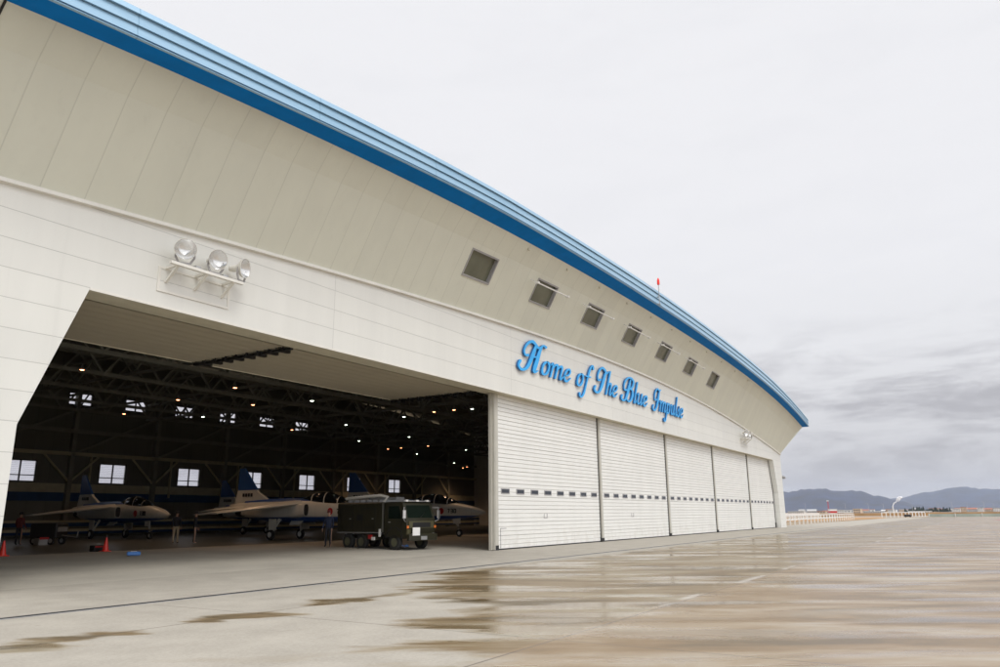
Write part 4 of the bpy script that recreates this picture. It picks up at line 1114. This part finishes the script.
q = dist(908, 517, 285); q.z = -.1  # tiny dark vehicle, built as a scaled-down van shape
vn = empty('small_vehicle', q, R(80), 'tiny dark vehicle parked at the far apron edge', 'vehicle'); vn.scale = (.48, .48, .48)
w = MB(); w.prism([(-2.1, .35), (-2.15, 1.0), (-1.5, 1.75), (2.0, 1.8), (2.15, 1.0), (2.1, .35)], -.85, .85, M['black'], 'y'); w.build('body', vn)
w = MB(); w.box((-1.2, -.86, 1.1), (1.8, -.851, 1.6), M['dark_glass']); w.box((-1.2, .851, 1.1), (1.8, .86, 1.6), M['dark_glass']); w.build('side_windows', vn)
for sx_ in (-1.35, 1.35):
    for y in (-.8, .8):
        w = MB(); w.lathe([(0, -.1), (.34, -.1), (.34, .1), (0, .1)], M['tyre'], 12, Matrix.Translation((sx_, y, .34)) @ Matrix.Rotation(R(90), 4, 'X')); w.build('wheel', vn)
# chimney with steam
p = dist(893.5, 512, 1780); p.z = -.1
ch = empty('chimney', p, 0, 'pale industrial chimney below the white steam plume', 'chimney')
w = MB(); w.tube([(0, 0, 0), (0, 0, 14)], [1.6, 1.2], M['pale_wall'], 12); w.build('stack', ch)
w = MB()
for k in range(26):
    t = k/25; c = Vector((0, -t*16-random.uniform(-1, 1)*2, 14.5+t*17+random.uniform(-1, 1)*1.5)); r0 = (.9+t*1.3)*random.uniform(.5, 1.1)
    bmx = bmesh.new(); bmesh.ops.create_icosphere(bmx, subdivisions=2, radius=r0)
    for v in bmx.verts: v.co *= random.uniform(.85, 1.15)
    w.add([c+v.co for v in bmx.verts], [tuple(v.index for v in f.verts) for f in bmx.faces], M['smoke'], True); bmx.free()
o = w.build('steam_plume', loc=p); tag(o, 'white steam plume drifting right from the far chimney', 'steam', kind='stuff')
# trees
def make_tree(H, W, seed):
    rnd = random.Random(seed); r = empty('pine_tree')
    w = MB(); w.tube([(0, 0, 0), (.1, 0, H*.5), (0, .1, H*.9)], [H*.03, H*.02, H*.006], M['trunk'], 6)
    for k in range(6):
        a = rnd.uniform(0, 6.3); z = H*rnd.uniform(.3, .8); w.tube([(0, 0, z), (math.cos(a)*W*.35, math.sin(a)*W*.35, z+H*.06)], [H*.01, H*.004], M['trunk'], 4)
    w.build('trunk', r)
    w = MB()
    for k in range(520):
        z = rnd.uniform(.18, 1)**.9; a = rnd.uniform(0, 6.3); rad = W*.5*(1.12-z)*rnd.uniform(.3, 1)*(.8+.3*math.sin(a*3+z*9+seed))
        c = Vector((math.cos(a)*rad, math.sin(a)*rad, z*H)); s_ = H*.035*rnd.uniform(.6, 1.4)
        q = Matrix.Rotation(rnd.uniform(0, 6.3), 3, Vector((rnd.uniform(-1, 1), rnd.uniform(-1, 1), rnd.uniform(-1, 1))).normalized())
        w.add([c+q @ Vector(t_)*s_ for t_ in ((-1, -1, 0), (1, -1, 0), (1, 1, .3), (-1, 1, 0))], [(0,1,2,3)], M['pine'])
    w.build('crown', r, fix=False); return r
prot = [make_tree(13, 9, 1), make_tree(10, 10, 2), make_tree(15, 8, 3)]
used = [0, 0, 0]
for k in range(40):
    u = 905+k*1.15+random.uniform(-.5, .5); i = random.randrange(3)
    if not used[i]: o = prot[i]; used[i] = 1
    else: o = copy_tree(prot[i])
    p = dist(u, 512, 1420+random.uniform(-40, 60)); p.z = -.1; o.location = p; s_ = random.uniform(.38, .7); o.scale = (s_, s_, s_); o.rotation_euler.z = random.uniform(0, 6)
    tag(o, 'dark pine in the far row below the right hills', 'tree', 'dark pines in the far row below the hills')
for i in range(3):
    if not used[i]:
        for c in list(prot[i].children): bpy.data.objects.remove(c)
        bpy.data.objects.remove(prot[i])
# mountains
def ridge(name, D, tab, thick, seed, m):
    rnd = random.Random(seed); w = MB(); n = 150; rows = 7; G_ = []
    us = [tab[0][0]+(tab[-1][0]-tab[0][0])*i/n for i in range(n+1)]
    ph = [(rnd.uniform(.05, .9), rnd.uniform(0, 6.3), rnd.uniform(.2, 1)) for _ in range(14)]
    for j in range(rows+1):
        t = j/rows; row = []
        for u in us:
            top = interp(tab, u)
            f = math.sin(min(t*1.25, 1)*PI/2)
            dd = D - thick*(1-t)
            b = dist(u, 512, D); d2 = (Vector((b.x, b.y, 0))-Vector((CP.x, CP.y, 0))).normalized()
            q = Vector((CP.x, CP.y, 0)) + d2*dd
            elev = math.tan(R(max(top, 0)))*D
            nz = sum(a*math.sin(fr*u+p_+t*4*fr) for fr, p_, a in ph)/14
            q.z = -8 + (elev+8)*f*(1+.18*nz*(1-abs(2*t-1))) + elev*.035*nz
            row.append(q)
        G_.append(row)
    vs = [v for r_ in G_ for v in r_]; N = n+1
    w.add(vs, [(j*N+i, j*N+i+1, (j+1)*N+i+1, (j+1)*N+i) for j in range(rows) for i in range(n)], m, True)
    # back slope
    bk = [dist(u, 512, D+thick*.7) for u in us]; bk = [Vector((p_.x, p_.y, -10)) for p_ in bk]
    w.add(G_[-1]+bk, [(i, i+1, N+i+1, N+i) for i in range(n)], m, True)
    o = w.build(name, angle=180); o['kind'] = 'structure'; return o
ridge('hills', 8200, [(560, 1.1), (660, 1.3), (740, 1.1), (790, 1.38), (808, 1.52), (826, 1.56), (838, 1.36), (852, 1.42), (862, 1.3), (880, 1.02), (900, .72), (915, .48), (935, .30), (970, .28), (1040, .2), (1200, .25)], 1500, 3, M['hill'])
ridge('mountains', 12500, [(700, .6), (860, .65), (900, .85), (930, 1.22), (955, 1.42), (970, 1.46), (983, 1.34), (1000, 1.30), (1040, 1.42), (1120, .9), (1250, 1.1)], 2200, 11, M['hill'])
# haze
w = MB(); w.box((-2600, -4700, -12), (15200, 5700, 430), M['hill']); hz = w.build('haze')
hm = bpy.data.materials.new('air haze'); hm.use_nodes = True; nt = hm.node_tree
nt.nodes.remove(nt.nodes['Principled BSDF']); v = nt.nodes.new('ShaderNodeVolumePrincipled')
v.inputs['Color'].default_value = (.70, .79, .96, 1); v.inputs['Density'].default_value = 4.2e-5; v.inputs['Anisotropy'].default_value = 0
nt.links.new(v.outputs[0], nt.nodes['Material Output'].inputs['Volume'])
hz.data.materials.clear(); hz.data.materials.append(hm); hz['kind'] = 'stuff'; tag(hz, 'pale bluish haze filling the air towards the hills', 'haze')

# ------------------------------------------------------------------ sky and light
wd = bpy.data.worlds.new('World'); sc.world = wd; wd.use_nodes = True; nt = wd.node_tree
bg = nt.nodes['Background']
sky = nt.nodes.new('ShaderNodeTexSky'); sky.sky_type = 'NISHITA'; sky.sun_disc = False
SE, SA = 52, 205   # elevation, compass direction the light comes from (0=+y, clockwise)
sky.sun_elevation = R(SE); sky.sun_rotation = R(SA)
tc = nt.nodes.new('ShaderNodeTexCoord'); sp = nt.nodes.new('ShaderNodeSeparateXYZ'); nt.links.new(tc.outputs['Generated'], sp.inputs[0])
z = sp.outputs[2]; vec = tc.outputs['Generated']
n1 = noise(nt, mapv(nt, vec, (3.2, 3.2, 15), loc=(4, 1, 0)), 1.0, 8, .60, .55)
n2 = noise(nt, mapv(nt, vec, (9, 9, 34), loc=(2, 5, 1)), 1.0, 7, .62, .4)
nn = mth(nt, 'ADD', mth(nt, 'MULTIPLY', n1, .65), mth(nt, 'MULTIPLY', n2, .35))
base = ramp(nt, z, [(0, (.50, .495, .52)), (.035, (.54, .535, .56)), (.10, (.69, .685, .705)), (.19, (.82, .82, .84)), (.30, (.88, .88, .905)), (.62, (.90, .90, .925))])
cl = mth(nt, 'MULTIPLY', sstep(nt, nn, .44, .60), mth(nt, 'SUBTRACT', 1, sstep(nt, z, .12, .25)))
base = mixc(nt, mth(nt, 'MULTIPLY', cl, .85), base, (.41, .40, .425))
cl2 = mth(nt, 'MULTIPLY', sstep(nt, nn, .45, .62), sstep(nt, z, .1, .25))
base = mixc(nt, mth(nt, 'MULTIPLY', cl2, .10), base, (.70, .71, .75))
up = mth(nt, 'ADD', 1, mth(nt, 'MULTIPLY', sstep(nt, z, .64, .95), 1.1))
# brighter overcast on the side the veiled sun stands (behind the camera)
dt = nt.nodes.new('ShaderNodeVectorMath'); dt.operation = 'DOT_PRODUCT'; nt.links.new(vec, dt.inputs[0]); dt.inputs[1].default_value = (-.4, -.87, .3)
up = mth(nt, 'ADD', up, mth(nt, 'MULTIPLY', sstep(nt, dt.outputs['Value'], .1, .9), .8))
vm = nt.nodes.new('ShaderNodeVectorMath'); vm.operation = 'SCALE'; nt.links.new(base, vm.inputs[0]); nt.links.new(up, vm.inputs['Scale'])
# nishita at 0.07, the cloud deck covering nearly all of it
s1 = nt.nodes.new('ShaderNodeVectorMath'); s1.operation = 'SCALE'; nt.links.new(sky.outputs[0], s1.inputs[0]); s1.inputs['Scale'].default_value = .07*.06
s2 = nt.nodes.new('ShaderNodeVectorMath'); s2.operation = 'SCALE'; nt.links.new(vm.outputs[0], s2.inputs[0]); s2.inputs['Scale'].default_value = .97
ad = nt.nodes.new('ShaderNodeVectorMath'); ad.operation = 'ADD'; nt.links.new(s1.outputs[0], ad.inputs[0]); nt.links.new(s2.outputs[0], ad.inputs[1])
nt.links.new(ad.outputs[0], bg.inputs[0]); bg.inputs[1].default_value = 1.0
sl = bpy.data.lights.new('sun', 'SUN'); sl.energy = 1.2; sl.angle = R(20); sl.color = (1, .97, .92)
so = bpy.data.objects.new('sun', sl); COL.objects.link(so)
a = R(SA); d = Vector((math.sin(a)*math.cos(R(SE)), math.cos(a)*math.cos(R(SE)), math.sin(R(SE))))
so.rotation_euler = d.to_track_quat('Z', 'Y').to_euler()

sc.view_settings.view_transform = 'Standard'; sc.view_settings.look = 'None'; sc.view_settings.gamma = 1; sc.view_settings.exposure = 0
cy = sc.cycles; cy.max_bounces = 8; cy.diffuse_bounces = 4; cy.volume_bounces = 1; cy.use_denoising = True
